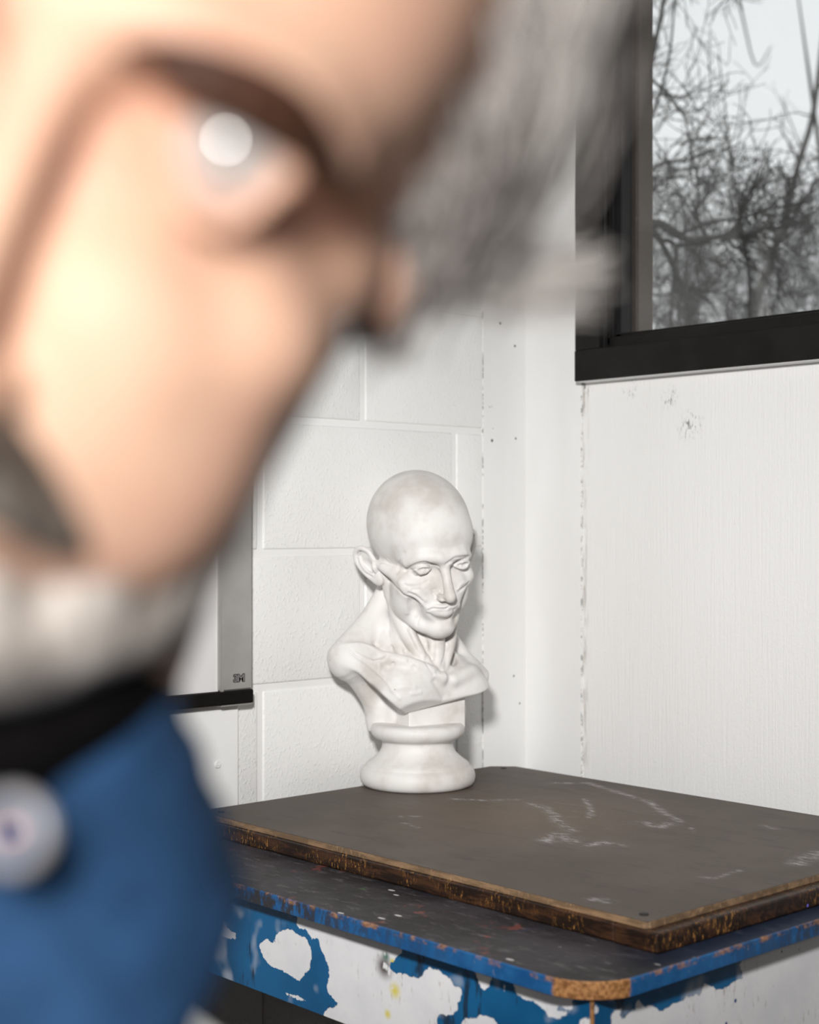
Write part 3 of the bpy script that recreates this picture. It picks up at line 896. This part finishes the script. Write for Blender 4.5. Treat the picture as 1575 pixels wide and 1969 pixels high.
def sculpt_bust():
    F = Field((-150, -135, 80), (150, 135, 500), 1.1)
    def at(px, py, y):
        t = y + 2322.
        return BUST_EYE + t * np.array([(px - 787.5) / 2900, 1, (1011. - py) / 2900])
    def on(pts, F, sx=1., ox=0., oy=0., push=0.):
        out = []
        for a, b in pts:
            px, py = ox + a / sx, oy + b / sx
            d = np.array([(px - 787.5) / 2900, 1, (1011. - py) / 2900])
            p = F.cast(BUST_EYE, d, 2180, 2480)
            if p is not None: out.append(p + push * d)
        return out
    def W(l, r, k=6, op='add'):
        F.chain([at(*p) for p in l], r, k, op, world=True)
    # ---- torso, cut square below the chest
    TR = rot(z=35, y=5); TC = (9, 21, 150)
    F.frame(TR, TC)
    F.ell((0, 6, -6), (104, 66, 72), 10)
    F.ell((-115, 12, 25), (46, 40, 36), 22)
    F.ell((98, 10, 2), (42, 40, 34), 22)
    F.ell((-46, -34, -8), (56, 34, 44), 14)
    F.ell((46, -34, -8), (56, 34, 42), 14)
    F.chain([(-10, -60, 17), (-50, -52, 33), (-85, -25, 42), (-118, 4, 46)], [9, 9, 9, 11], 10)
    F.chain([(12, -60, 14), (50, -50, 26), (80, -22, 26), (104, 4, 22)], [9, 9, 9, 11], 10)
    F.plane((-.85, -.52, .06), (-87, -58, -14), 3)
    F.plane((.83, -.507, -.225), (83, -56, -10), 4)
    F.plane((.08, -.66, -.745), (0, -65, -15), 2)
    F.plane((.29, .0, -1), (0, -42, -23), 3)
    for sg in (-1, 1):     # hollow under the arms and back
        F.plane((sg * .55, .35, -.85), (sg * 74, -44, -34), 4)
    # ---- back support
    F.frame()
    F.ell((2, 34, 108), (74, 52, 60), 8)
    F.chain([at(722, 1395, 20), at(716, 1350, 15), at(690, 1300, 0), at(665, 1275, -15)], [14, 16, 20, 26], 16, world=True)
    F.chain([at(870, 1395, 60), at(872, 1340, 65), at(890, 1290, 80)], [14, 18, 26], 16, world=True)
    BR = rot(z=30)
    F.box(np.array([-12.8, -46, 118]) + BR @ np.array([50., 32, 0]), (50, 32, 32), 1.5, 2, rot=BR)
    # ---- neck and trapezius
    T = F; G = Field((-150, -135, 80), (150, 135, 500), 1.1)
    HR = rot(z=23, y=-6, x=15); HC = np.array([4., 8., 358.])
    nb = HC + HR @ np.array([0, 20, -45.])
    F.chain([(8, 30, 160), (6, 26, 215), nb], [44, 36, 40], 12, world=True)
    W([(757, 1105, 40), (738, 1150, 36), (712, 1200, 22), (680, 1240, 0), (660, 1262, -15)], [16, 18, 22, 24, 24], 8)
    W([(850, 1215, 60), (868, 1242, 82), (886, 1272, 90), (904, 1300, 88)], [16, 18, 20, 20], 10)
    W([(745, 1215, 20), (765, 1250, 10), (800, 1270, 10)], [22, 26, 24], 12)
    # hollow above the collar bone
    F.ell(at(742, 1262, -28), (24, 15, 13), 12, 'cut')
    F.ell(at(868, 1262, 12), (10, 22, 16), 8, 'cut')
    # sternomastoids and windpipe
    W([(752, 1118, 6), (762, 1165, 0), (784, 1220, -12), (812, 1265, -24), (836, 1298, -34)], [11, 13, 13, 10, 7], 4)
    W([(758, 1150, 8), (764, 1210, 0), (772, 1262, -16), (778, 1285, -24)], [9, 10, 8, 6], 5)
    W([(868, 1180, 20), (866, 1230, 8), (858, 1270, -8), (848, 1300, -24)], [10, 9, 7, 6], 4)
    W([(836, 1190, 2), (838, 1240, -8), (842, 1290, -24)], [17, 14, 9], 5)
    # ---- head
    F = G
    F.frame(HR, HC)
    sculpt_head(F)
    sculpt_ear(F, -1, 22, -38); sculpt_ear(F, 1, 52, -12, 6)
    # ---- flayed muscles, lids and lips drawn on the surface
    c1 = dict(sx=6.058, ox=680, oy=1030); c2 = dict(sx=4.773, ox=620, oy=1200)
    def S1(p, w, a): G.stroke(on(p, G, **c1), w, a)
    def S2(p, w, a): T.stroke(on(p, T, **c2), w, a)
    S1([(560, 300), (700, 240), (850, 215), (1000, 240)], 9, -2.70)
    S1([(1060, 290), (1180, 230), (1290, 190)], 8, -2.03)
    S1([(590, 200), (552, 275), (525, 340), (510, 430)], 2.2, 1.35)
    S1([(150, 130), (240, 215), (330, 345), (430, 365), (510, 392)], 3.5, -2.03)
    S1([(400, 260), (450, 350)], 2, 0.81); S1([(360, 270), (420, 345)], 2, 0.81)
    S1([(606, 408), (655, 372), (740, 335), (840, 316), (930, 330), (978, 358)], 2.6, 4.05)
    S1([(1085, 330), (1140, 295), (1200, 262), (1290, 250), (1335, 255)], 2.6, 4.05)
    S1([(665, 405), (720, 378), (790, 360), (835, 350)], 1.5, 1.62)
    S1([(672, 408), (725, 448), (785, 445), (825, 405)], 2, -1.35)
    S1([(1135, 305), (1200, 290), (1285, 272)], 1.5, 1.62)
    S1([(1125, 325), (1180, 362), (1240, 352), (1280, 300)], 2, -1.35)
    S1([(540, 540), (600, 660), (700, 700), (780, 760), (815, 815)], 4, -3.51)
    S1([(650, 640), (740, 675), (830, 750)], 3, -2.16)
    S1([(640, 668), (740, 712), (800, 765)], 1.8, 2.16)
    S1([(600, 575), (680, 592), (780, 575), (860, 530)], 2.5, 1.22)
    S1([(690, 635), (760, 622)], 2.5, 1.22)
    S1([(425, 520), (500, 610), (585, 690), (640, 716), (720, 757), (770, 800), (800, 835)], 2.2, 3.51)
    S1([(690, 790), (720, 850)], 11, 5.40)
    S1([(612, 705), (612, 800), (622, 900)], 3, -1.62)
    S1([(800, 830), (760, 930), (736, 1040)], 2, 1.49)
    S1([(770, 850), (735, 930)], 3, -1.35)
    S1([(1195, 720), (1240, 640), (1345, 540)], 2.2, 3.38)
    S1([(1215, 625), (1265, 560), (1345, 530)], 2.5, -2.16)
    S1([(1200, 850), (1190, 960), (1160, 1050)], 4, 1.08)
    S1([(905, 640), (950, 620), (990, 640)], 2, 0.94)
    S1([(925, 665), (955, 708), (1000, 720), (1060, 760)], 2.0, 3.24)
    S1([(880, 850), (940, 826), (1000, 834), (1075, 826), (1150, 792)], 3.2, -2.6)
    S1([(866, 874), (920, 850), (1000, 854), (1075, 850), (1120, 822), (1182, 800)], 1.5, 5.5)
    S1([(880, 920), (960, 972), (1040, 992), (1120, 962), (1172, 875)], 3.2, 2.16)
    T.frame(); T.mix((slice(None),) * 3, G.D, 2.5, 'add'); F = T
    # torso
    S2([(150, 165), (260, 260), (400, 360), (500, 445), (600, 545), (640, 605), (710, 685)], 2.2, -1.35)
    S2([(1030, 530), (1080, 620), (1110, 660)], 5, 2.40)
    S2([(640, 600), (740, 570), (840, 580)], 5, -1.80)
    S2([(820, 640), (900, 625)], 3, -1.50)
    S2([(300, 270), (420, 330), (540, 330), (600, 290)], 2.5, 2.10)
    S2([(500, 200), (470, 320)], 4, -1.80)
    S2([(600, 60), (640, 230), (650, 360)], 2.2, 1.80)
    S2([(760, 250), (800, 350), (840, 395)], 3, 2.40)
    S2([(800, 60), (880, 230), (960, 370), (1020, 460)], 2.2, 2.40)
    S2([(955, 180), (955, 330)], 3, 1.80); S2([(1025, 170), (1010, 320)], 3, 2.10)
    S2([(1150, 190), (1110, 330), (1090, 440)], 2.2, 3.00)
    S2([(1060, 440), (1090, 420)], 4, 3.00)
    return F, at, on

# ================================================================ plaster bust
RZ = AL - math.pi / 2                       # the bust and the man were laid out facing the camera stand
bust = thing('plaster_bust', 'white plaster flayed-head bust on a round moulded foot standing on the drawing board', 'bust', (-.37, -.125, ZB), RZ)
FB = sculpt_bust()[0]
me = FB.mesh('figure'); link('figure', me, MAT['plaster'], bust); del FB
pf = [(0, 0), (80, 0), (84, 1.5), (87.5, 6), (89, 12), (88.6, 18), (86.5, 24), (83.5, 28), (81, 29.6), (80.3, 30.6), (79.6, 33), (76.5, 36), (71, 39.5), (65, 44.5),
      (59.5, 50), (56, 56), (54.4, 62), (54.4, 66), (55.2, 68.2), (57, 69.5), (58.5, 70.2), (60, 71), (65.5, 73), (70, 77), (72.4, 82), (72.4, 87), (70.5, 91.5), (67, 94.2), (60, 95.2), (0, 95.5)]
lathe('foot', [(r * .001, z * .001) for r, z in pf], MAT['plaster'], bust)

# ================================================================ the man
# laid out in millimetres around the camera: x right, y away, z up
PO = np.array([-330., 425., -1450.])
man = thing('person', 'man with grey hair and white beard in blue denim jacket leaning close to the camera', 'person', place(-.330, .425, -H), RZ)
MR = rot(z=MYAW, y=MROLL, x=MPITCH)
MC = np.array(MEYE) - MR @ np.array([32.5, -80, 1.])
NK = [MC + MR @ np.array([0, 22, -40.]), np.array([-118., 372, -50]), np.array([-173., 394, -162])]
SL, SR_ = np.array([-26., 408, -266]), np.array([-305., 400, -110])
PEL = np.array([-335., 425, -640.])


def man_mesh(F, name, m, parent=None):
    me = F.mesh(name); me.transform(__import__('mathutils').Matrix.Translation(-PO * .001))
    return link(name, me, m, parent or man)


def limbs(F, g=0., legs=True, arms=True):
    Wd = dict(world=True)
    F.chain([NK[2], (-215, 405, -330), (-290, 420, -500), PEL], [95 + g, 135 + g, 130 + g, 130 + g], 40, **Wd)
    F.chain([SL + (-18, 0, -20), NK[2] + (40, 0, -30), NK[2] + (-40, 0, -10), SR_], [48 + g, 62 + g, 62 + g, 50 + g], 30, **Wd)
    if arms:
        F.chain([SL, (18, 420, -420), (24, 425, -560)], [46 + g, 44 + g, 38 + g], 18, **Wd)
        F.chain([(24, 425, -560), (16, 400, -690), (2, 370, -810)], [36 + g, 36 + g, 24 + g], 12, **Wd)
        F.chain([SR_, (-395, 420, -240), (-425, 430, -395)], [48 + g, 44 + g, 38 + g], 18, **Wd)
        F.chain([(-425, 430, -395), (-445, 405, -520), (-450, 370, -645)], [36 + g, 36 + g, 24 + g], 12, **Wd)
    if legs:
        for sx in (-1, 1):
            hx = -335 + sx * 92
            F.chain([(hx, 425, -650), (hx + sx * 8, 420, -820), (hx + sx * 12, 418, -1010)], [92 + g, 80 + g, 58 + g], 20, **Wd)
            F.chain([(hx + sx * 12, 418, -1010), (hx + sx * 14, 432, -1130), (hx + sx * 16, 445, -1370)], [56 + g, 58 + g, 40 + g], 14, **Wd)


def hand(F, wrist, sx):
    Wd = dict(world=True); w = np.array(wrist, float)
    F.ell(w + (0, -6, -48), (18, 40, 46), 10)
    F.chain([w, w + (0, -3, -30)], [24, 26], 10, **Wd)
    for i, (dy, L) in enumerate(((-34, 66), (-14, 78), (6, 74), (24, 58))):
        a = w + (0, dy - 4, -80)
        F.chain([a, a + (-sx * 4, -4, -L * .45), a + (-sx * 14, -6, -L * .75), a + (-sx * 26, -6, -L)], [10, 9.5, 8.5, 7], 4, **Wd)
    a = w + (-sx * 6, -30, -36)
    F.chain([a, a + (-sx * 8, -22, -24), a + (-sx * 16, -28, -58)], [13, 11, 8.5], 5, **Wd)


F = Field((-520, 215, -1450), (190, 560, 230), 3.0)
limbs(F)
for sx in (-1, 1):
    hx = -335 + sx * 108
    F.chain([(hx, 455, -1410), (hx + sx * 6, 400, -1428), (hx + sx * 14, 290, -1436)], [34, 28, 18], 10, world=True)
hand(F, (2, 370, -810), 1); hand(F, (-450, 370, -645), -1)
F.chain(NK, [58, 54, 62], 14, world=True)
G_ = Field((-270, 185, -110), (130, 480, 235), 1.6)
G_.frame(MR, MC); sculpt_head(G_, 4., 1.2); sculpt_ear(G_, 1, 4, -14, 42, .56, 18); sculpt_ear(G_, -1, 4, -14, 42, .56, 18)
SKIN = G_.D.copy()
X_ = [(G_.lo[k] + G_.h * np.arange(G_.n[k])).astype(np.float32) for k in range(3)]
X_ = [X_[0][:, None, None] - MC[0], X_[1][None, :, None] - MC[1], X_[2][None, None, :] - MC[2]]
LX, LY, LZ = [sum(X_[j] * np.float32(MR[j, i]) for j in range(3)) for i in range(3)]      # head coordinates of the grid
# join: the fine head grid is resampled into the body so that the skin stays one surface
G_.chain(NK[:2], [58, 54], 12, world=True)
ZC = -52.
F.plane((0, 0, 1), (0, 0, ZC), .01)
me_b = F.mesh('low'); del F
G_.frame(); G_.plane((0, 0, -1), (0, 0, ZC), .01)
me_h = G_.mesh('high')
bm = bmesh.new(); bm.from_mesh(me_b); bm.from_mesh(me_h)
bpy.data.meshes.remove(me_b); bpy.data.meshes.remove(me_h)
zc = ZC * .001
cap = [f for f in bm.faces if abs(f.normal.z) > .95 and all(abs(v.co.z - zc) < .0022 for v in f.verts)]
bmesh.ops.delete(bm, geom=cap, context='FACES')
rim = [e for e in bm.edges if e.is_boundary and all(abs(v.co.z - zc) < .006 for v in e.verts)]
try: bmesh.ops.bridge_loops(bm, edges=rim)
except Exception: pass
bmesh.ops.translate(bm, verts=bm.verts, vec=(-PO * .001).tolist())
bmesh.ops.recalc_face_normals(bm, faces=bm.faces)
link('body', bm_mesh('body', bm, True), MAT['skin'], man)


def hp(p): return (MR @ np.array(p, float) + MC - PO) * .001


for sg in (1, -1):
    bm = bmesh.new(); bmesh.ops.create_uvsphere(bm, u_segments=48, v_segments=32, radius=.0128)
    for v_ in bm.verts:                                        # the cornea stands a little proud
        r2 = math.hypot(v_.co.x, v_.co.z)
        if v_.co.y < 0 and r2 < .0062: v_.co.y -= .0011 * (1 - (r2 / .0062) ** 2)
    e = link('eye', bm_mesh('eye', bm, True), MAT['eye'], man)
    gz = rot(z=MYAW + 1 - sg * 3, y=MROLL, x=11)
    e.matrix_local = __import__('mathutils').Matrix([[*gz[i], hp((sg * 32.5, -73.5, 1))[i]] for i in range(3)] + [[0, 0, 0, 1]])


def head_part(name, fn, m, h=1.6):
    F = Field((-270, 185, -110), (130, 480, 235), h); F.frame(MR, MC); fn(F)
    return man_mesh(F, name, m)


def sm(x, a, b):
    t = np.clip((x - a) / (b - a), 0, 1); return t * t * (3 - 2 * t)


def shell(name, th, m):
    """hair as a layer of the given thickness grown on the skin"""
    F = Field((-270, 185, -110), (130, 480, 235), 1.6); F.D = (SKIN - th).astype(np.float32)
    return man_mesh(F, name, m)


for sg in (1, -1):
    head_part('eyebrow', lambda F: (F.chain([(sg * 10, -92.5, 10), (sg * 24, -95, 12.5), (sg * 40, -86.5, 11), (sg * 52, -69, 3)], [2, 4, 5.4, 3.4], 3),
                                    F.chain([(sg * 20, -94, 8), (sg * 30, -92, 9), (sg * 42, -83, 7)], [2, 3.6, 3.6], 3)), MAT['brow'])
head_part('lips', lambda F: (F.chain([(-23, -87, -75.5), (-10, -96.5, -72), (0, -97.5, -72.8), (10, -96.5, -72), (23, -87, -75.5)], [2, 4, 3.8, 4, 2], 3),
                             F.chain([(-21, -88, -78), (0, -96.3, -82), (21, -88, -78)], [2.4, 5.6, 2.4], 3)), MAT['lip'])
zl = np.interp(LY, [-100, -80, -50, -5, 10], [-93, -89, -86, -40, -20]).astype(np.float32)
zl = zl + 1.6 * np.sin(LX * .33 + 1) + 1.6 * np.sin(LY * .41)
mk = sm(zl - LZ, -8, 10) * sm(-LY, -10, 4) * (1 - sm(np.abs(LX), 60, 66))
shell('beard', mk * (6 + 4 * sm(-LZ, 90, 106)) - 2, MAT['beard'])
ax_ = np.abs(LX)
mu = sm(10. * np.clip(1 - (ax_ / 44) ** 2, 0, 1) - np.abs(LZ + 62 + .012 * ax_ ** 2 + .1 * ax_), -3, 4) * sm(-LY, 34, 60) * (1 - sm(ax_, 26, 42))
shell('moustache', mu * 7.5 - 2, MAT['stache'])
# hair: a scalp cap and swept strands
hl = np.interp(LY, [-90, -62, -40, -20, -8, 10, 60, 110], [88, 76, 60, 24, -4, -8, -44, -50]).astype(np.float32)
hc = sm(LZ - hl, -4, 8) * sm(LY, -72, -52)
shell('hair', hc * 11 - 2, MAT['hairg'])
rnd = random.Random(5)
def strand(root, end, bulge, n=9):
    a, b = np.array(root, float), np.array(end, float); c = (a + b) / 2 + np.array(bulge, float)
    t = np.linspace(0, 1, n)[:, None]
    P = (1 - t) ** 2 * a + 2 * t * (1 - t) * c + t * t * b
    return P
def lock(cnt, root, rs, end, es, bulge, bs, r, flick=None):
    out = []
    for _ in range(cnt):
        j = lambda s: np.array([rnd.gauss(0, s) for _ in range(3)])
        P = strand(np.array(root) + j(rs), np.array(end) + j(es), np.array(bulge) + j(bs))
        if flick is not None:
            t = np.linspace(0, 1, len(P))[:, None] ** 3
            P = P + t * (np.array(flick, float) + j(es * .6))
        rr = r * (.7 + .6 * rnd.random())
        out.append((np.array([hp(p) for p in P]), np.linspace(rr, rr * .5, len(P)) * .001))
    return out
SWEPT = HAIR_LOCKS
for key, mm in (('hairw', 'hairw'), ('hairg', 'hairg')):
    paths = []
    for k_, args in SWEPT:
        if k_ == key: paths += lock(*args)
    if paths: tubes('hair_strands', paths, MAT[mm], man, 5, kind='stuff')

# clothes
F = Field((-560, 200, -760), (230, 600, 60), 4.0)
limbs(F, 15., legs=False)
F.chain([(-335, 425, -620), (-335, 425, -740)], [158, 160], 20, world=True)
for sx in (-1, 1): F.chain([(-335 + sx * 96, 425, -600), (-335 + sx * 98, 423, -745)], [112, 116], 20, world=True)
F.chain([NK[1] + (-6, 8, -40), NK[2]], [74, 96], 20, world=True)
F.chain([NK[0], NK[1], NK[2] + (6, -18, 30)], [60, 60, 60], 4, 'cut', world=True)
F.chain([NK[1] + (-10, -60, -20), NK[2] + (-12, -70, -20), NK[2] + (-50, -90, -150)], [56, 50, 16], 6, 'cut', world=True)
F.plane((0, 0, -1), (0, 0, -730), 2)
F.ell((14, 395, -830), (60, 60, 60), 3, 'cut')
jacket = man_mesh(F, 'jacket', MAT['denim'])
ax = NK[2] - NK[1]; ax /= np.linalg.norm(ax)
def collar(F):
    c = NK[1] + np.array(COLLAR_OFF)
    ring = []
    for a in range(-54, 245, 13):
        t = math.radians(a); s_ = max(0, -math.sin(t))          # 0 = towards the viewer's right, 90 = behind the neck
        ring.append(c + np.array([math.cos(t) * (62 + 4 * s_), math.sin(t) * 66, -10 - 50 * s_ ** 1.6 + math.cos(t) * 8]))
    for dz, g, r in ((0, 0, 9), (-16, 5, 10), (-32, 10, 11), (-48, 14, 12)):
        F.chain([p + np.array([(p - c)[0] / 64 * g, (p - c)[1] / 64 * g, dz]) for p in ring], r, 8, world=True)
F = Field((-290, 215, -330), (60, 520, 60), 2.2); collar(F); man_mesh(F, 'collar', MAT['denim'], man)
F = Field((-260, 215, -300), (40, 520, 40), 2.2)
c = NK[1] + np.array([0, -4, 0.])
for dz, g, r in ((14, -3, 12), (-12, -6, 12), (-36, -6, 12)):
    F.chain([c + np.array([math.cos(t) * (52 + g), math.sin(t) * (54 + g), dz - max(0, -math.sin(t)) * 12]) for t in np.linspace(0, 2 * math.pi, 17)], r, 8, world=True)
F.chain([c + (43, -4, 17), c + (32, -36, 14), c + (-2, -50, 4), c + (-34, -62, -4), c + (-62, -50, 0)], [13, 15, 18, 20, 18], 10, world=True)
F.chain([c + (-14, -50, -30), c + (-34, -62, -110), c + (-70, -72, -170)], [28, 26, 16], 10, world=True)
F.chain([c + (-44, -34, -30), c + (-78, -52, -100), c + (-96, -62, -170)], [28, 30, 22], 12, world=True)
F.chain([c + (6, -44, -40), c + (-4, -58, -110), c + (-40, -72, -180)], [26, 26, 18], 12, world=True)
man_mesh(F, 'scarf', MAT['scarf'])
# jacket button on the collar edge
bt = lathe('button', [(.0058, .0012), (.0064, .0030), (.0078, .0036), (.0094, .0030), (.0104, .0012), (.0104, 0), (.0092, -.0014), (0, -.0016)], MAT['button'], man, 40)
bt.location = (np.array(BUTTON) - PO) * .001; bt.scale = (.76,) * 3; bt.rotation_euler = (math.radians(82), 0, math.radians(-8))
lathe('button_face', [(0, .0014), (.006, .0014)], MAT['denim'], bt, 32)
lathe('rivet', [(0, .0030), (.0020, .0027), (.0028, .0018), (.003, .0010)], MAT['copper'], bt, 24)
F = Field((-520, 250, -1450), (-140, 590, -560), 5.0)
for sx in (-1, 1):
    hx = -335 + sx * 92
    F.chain([(hx, 425, -640), (hx + sx * 8, 420, -820), (hx + sx * 12, 418, -1010), (hx + sx * 14, 430, -1130), (hx + sx * 16, 443, -1395)], [98, 94, 76, 70, 64], 20, world=True)
F.chain([(-335, 425, -620), (-335, 425, -680)], [128, 126], 20, world=True)
F.plane((0, 0, 1), (0, 0, -610), 2); F.plane((0, 0, -1), (0, 0, -1402), 2)
man_mesh(F, 'trousers', MAT['trouser'])
for sx in (-1, 1):
    hx = -335 + sx * 108
    F = Field((hx - 90, 230, -1454), (hx + 90, 540, -1340), 3.0)
    F.chain([(hx, 462, -1408), (hx + sx * 6, 400, -1420), (hx + sx * 14, 292, -1428)], [44, 42, 34], 16, world=True)
    F.chain([(hx, 452, -1400), (hx, 450, -1360)], [46, 46], 10, world=True)
    F.plane((0, 0, -1), (0, 0, -1449.5), 1); F.plane((0, 0, 1), (0, 0, -1352), 2)
    man_mesh(F, 'shoe', MAT['shoe'])

# ================================================================ outside the window
struct('ground', (.12, -30, -.3), (40, 40, -.12), MAT['ground'])
def out_pt(u, v, Z): return np.array(place(u * Z, Z, v * Z))
def grow(rn, P, R, depth, paths, ln, nk, spread):
    """side shoots of about the length ln along a limb"""
    P = np.asarray(P); n = len(P)
    for _ in range(nk):
        i = rn.randint(max(1, n // 5), n - 1); o = P[i]
        t = P[min(i + 1, n - 1)] - P[i - 1]; t /= np.linalg.norm(t) + 1e-9
        d = t * .6 + np.array([rn.gauss(0, spread), rn.gauss(0, spread), rn.gauss(.18, spread)]); d /= np.linalg.norm(d)
        l = ln * (.5 + rn.random() * .8); m = 7; q = [o]
        c = np.array([rn.gauss(0, .28), rn.gauss(0, .28), rn.gauss(.05, .25)])
        for k in range(1, m):
            d = d + c * .3 + np.array([rn.gauss(0, .15) for _ in range(3)]); d /= np.linalg.norm(d)
            q.append(q[-1] + d * l / (m - 1))
        r0 = min(R[i] * .55, .011); rr = np.linspace(max(r0, TWIG * 1.3), max(r0 * .35, TWIG), m)
        paths.append((np.array(q), rr))
        if depth > 0: grow(rn, q, rr, depth - 1, paths, ln * .6, max(2, nk - 1), spread)


TWIG = .0013
def curve_pts(K, n=20):
    return np.array(spline(K, n=max(2, n // (len(K) - 1))))


def tree(seed, limbs_, label, bark='bark', depth=2, nk=6, ln=.5, spread=.6):
    rn = random.Random(seed)
    base = np.array(limbs_[0][0][0], float)
    t = thing('bare_tree', label, 'tree', tuple(base))
    main = []; tw = []
    for K, r0, r1, k_ in limbs_:
        P = curve_pts(K); R = np.linspace(r0, r1, len(P)); main.append((P - base, R))
        grow(rn, (P - base)[len(P) // 4 if k_ else 0:], R, depth, tw, ln, nk if k_ else nk // 2, spread)
    tubes('trunk', main, MAT[bark], t, 8)
    tubes('twigs', tw, MAT[bark], t, 3, kind='stuff')


G0 = -1.58
def gp(u, Z): return place(u * Z, Z, G0)
def op(Z, *uv): return [gp(uv[0][0], Z)] + [out_pt(a, b, Z) for a, b in uv[1:]] if uv[0][1] is None else [out_pt(a, b, Z) for a, b in uv]
tree(2, [(op(4.9, (.10, None), (.11, .05), (.135, .17), (.157, .202), (.177, .193), (.189, .189), (.208, .192), (.226, .192)), .022, .007, 1),
         (op(4.9, (.160, .200), (.172, .178), (.183, .15), (.19, .10)), .011, .007, 1),
         (op(4.9, (.13, .17), (.148, .25), (.163, .32), (.175, .38)), .014, .005, 1),
         (op(4.9, (.145, .19), (.160, .235), (.185, .243), (.20, .25)), .008, .003, 0),
         (op(4.9, (.145, .24), (.162, .275), (.172, .31), (.176, .35)), .007, .003, 0)],
     'tangled bare tree reaching a dark level limb in from the left side of the window', 'bark', 2, 10, .36)
tree(3, [(op(6.4, (.228, None), (.226, .12), (.223, .183), (.215, .228), (.211, .262), (.205, .312)), .012, .002, 1),
         (op(6.4, (.214, .235), (.220, .265), (.2235, .293)), .004, .0015, 0), (op(6.4, (.2125, .25), (.206, .265), (.202, .285)), .003, .0014, 0)],
     'thin upright sapling standing against the pale sky in the middle of the window', 'bark', 1, 3, .25, .35)
tree(1, [(op(7.9, (.215, None), (.222, .10), (.238, .170), (.249, .204), (.258, .240), (.268, .275), (.276, .34)), .030, .012, 1),
         (op(7.9, (.243, .185), (.257, .208), (.275, .235), (.31, .28)), .016, .008, 1)],
     'leaning bare tree with pale trunk, rightmost outside the window', 'bark2', 2, 5, .26)
tree(4, [(op(9.6, (.30, None), (.29, .12), (.276, .22), (.267, .285), (.262, .32), (.255, .37)), .024, .004, 1),
         (op(9.6, (.28, .21), (.262, .245), (.246, .285)), .008, .003, 0)],
     'bare tree with a curving upper branch at the right edge of the window', 'bark', 1, 2, .22)
tree(5, [(op(11.4, (.06, None), (.075, .2), (.11, .36), (.13, .45), (.14, .53)), .05, .01, 1),
         (op(11.4, (.112, .37), (.16, .415), (.197, .40), (.217, .352), (.229, .306), (.240, .318)), .018, .004, 1)],
     'tall bare tree whose drooping branch hangs into the top of the window', 'bark', 1, 3, .2)
hb = np.array(gp(.22, 14.))
hedge = thing('bare_hedge', 'brushy thicket of bare stems filling the lower part of the window view', 'hedge', tuple(hb))
st_, tw_ = [], []
for i in range(230):
    rn = random.Random(40 + i)
    u_ = .08 + .55 * (i + rn.random()) / 230; Z_ = 13.3 + 1.4 * rn.random(); h_ = .165 + .05 * rn.random()
    P = curve_pts([gp(u_, Z_), out_pt(u_ + rn.gauss(0, .008), .09, Z_), out_pt(u_ + rn.gauss(0, .018), h_, Z_)]) - hb
    R = np.linspace(.012, .003, len(P)); st_.append((P, R)); grow(rn, P[len(P) // 2:], R, 2, tw_, .40, 6, .55)
tubes('stems', st_, MAT['bark'], hedge, 5, kind='stuff')
tubes('twigs', tw_, MAT['bark'], hedge, 3, kind='stuff')
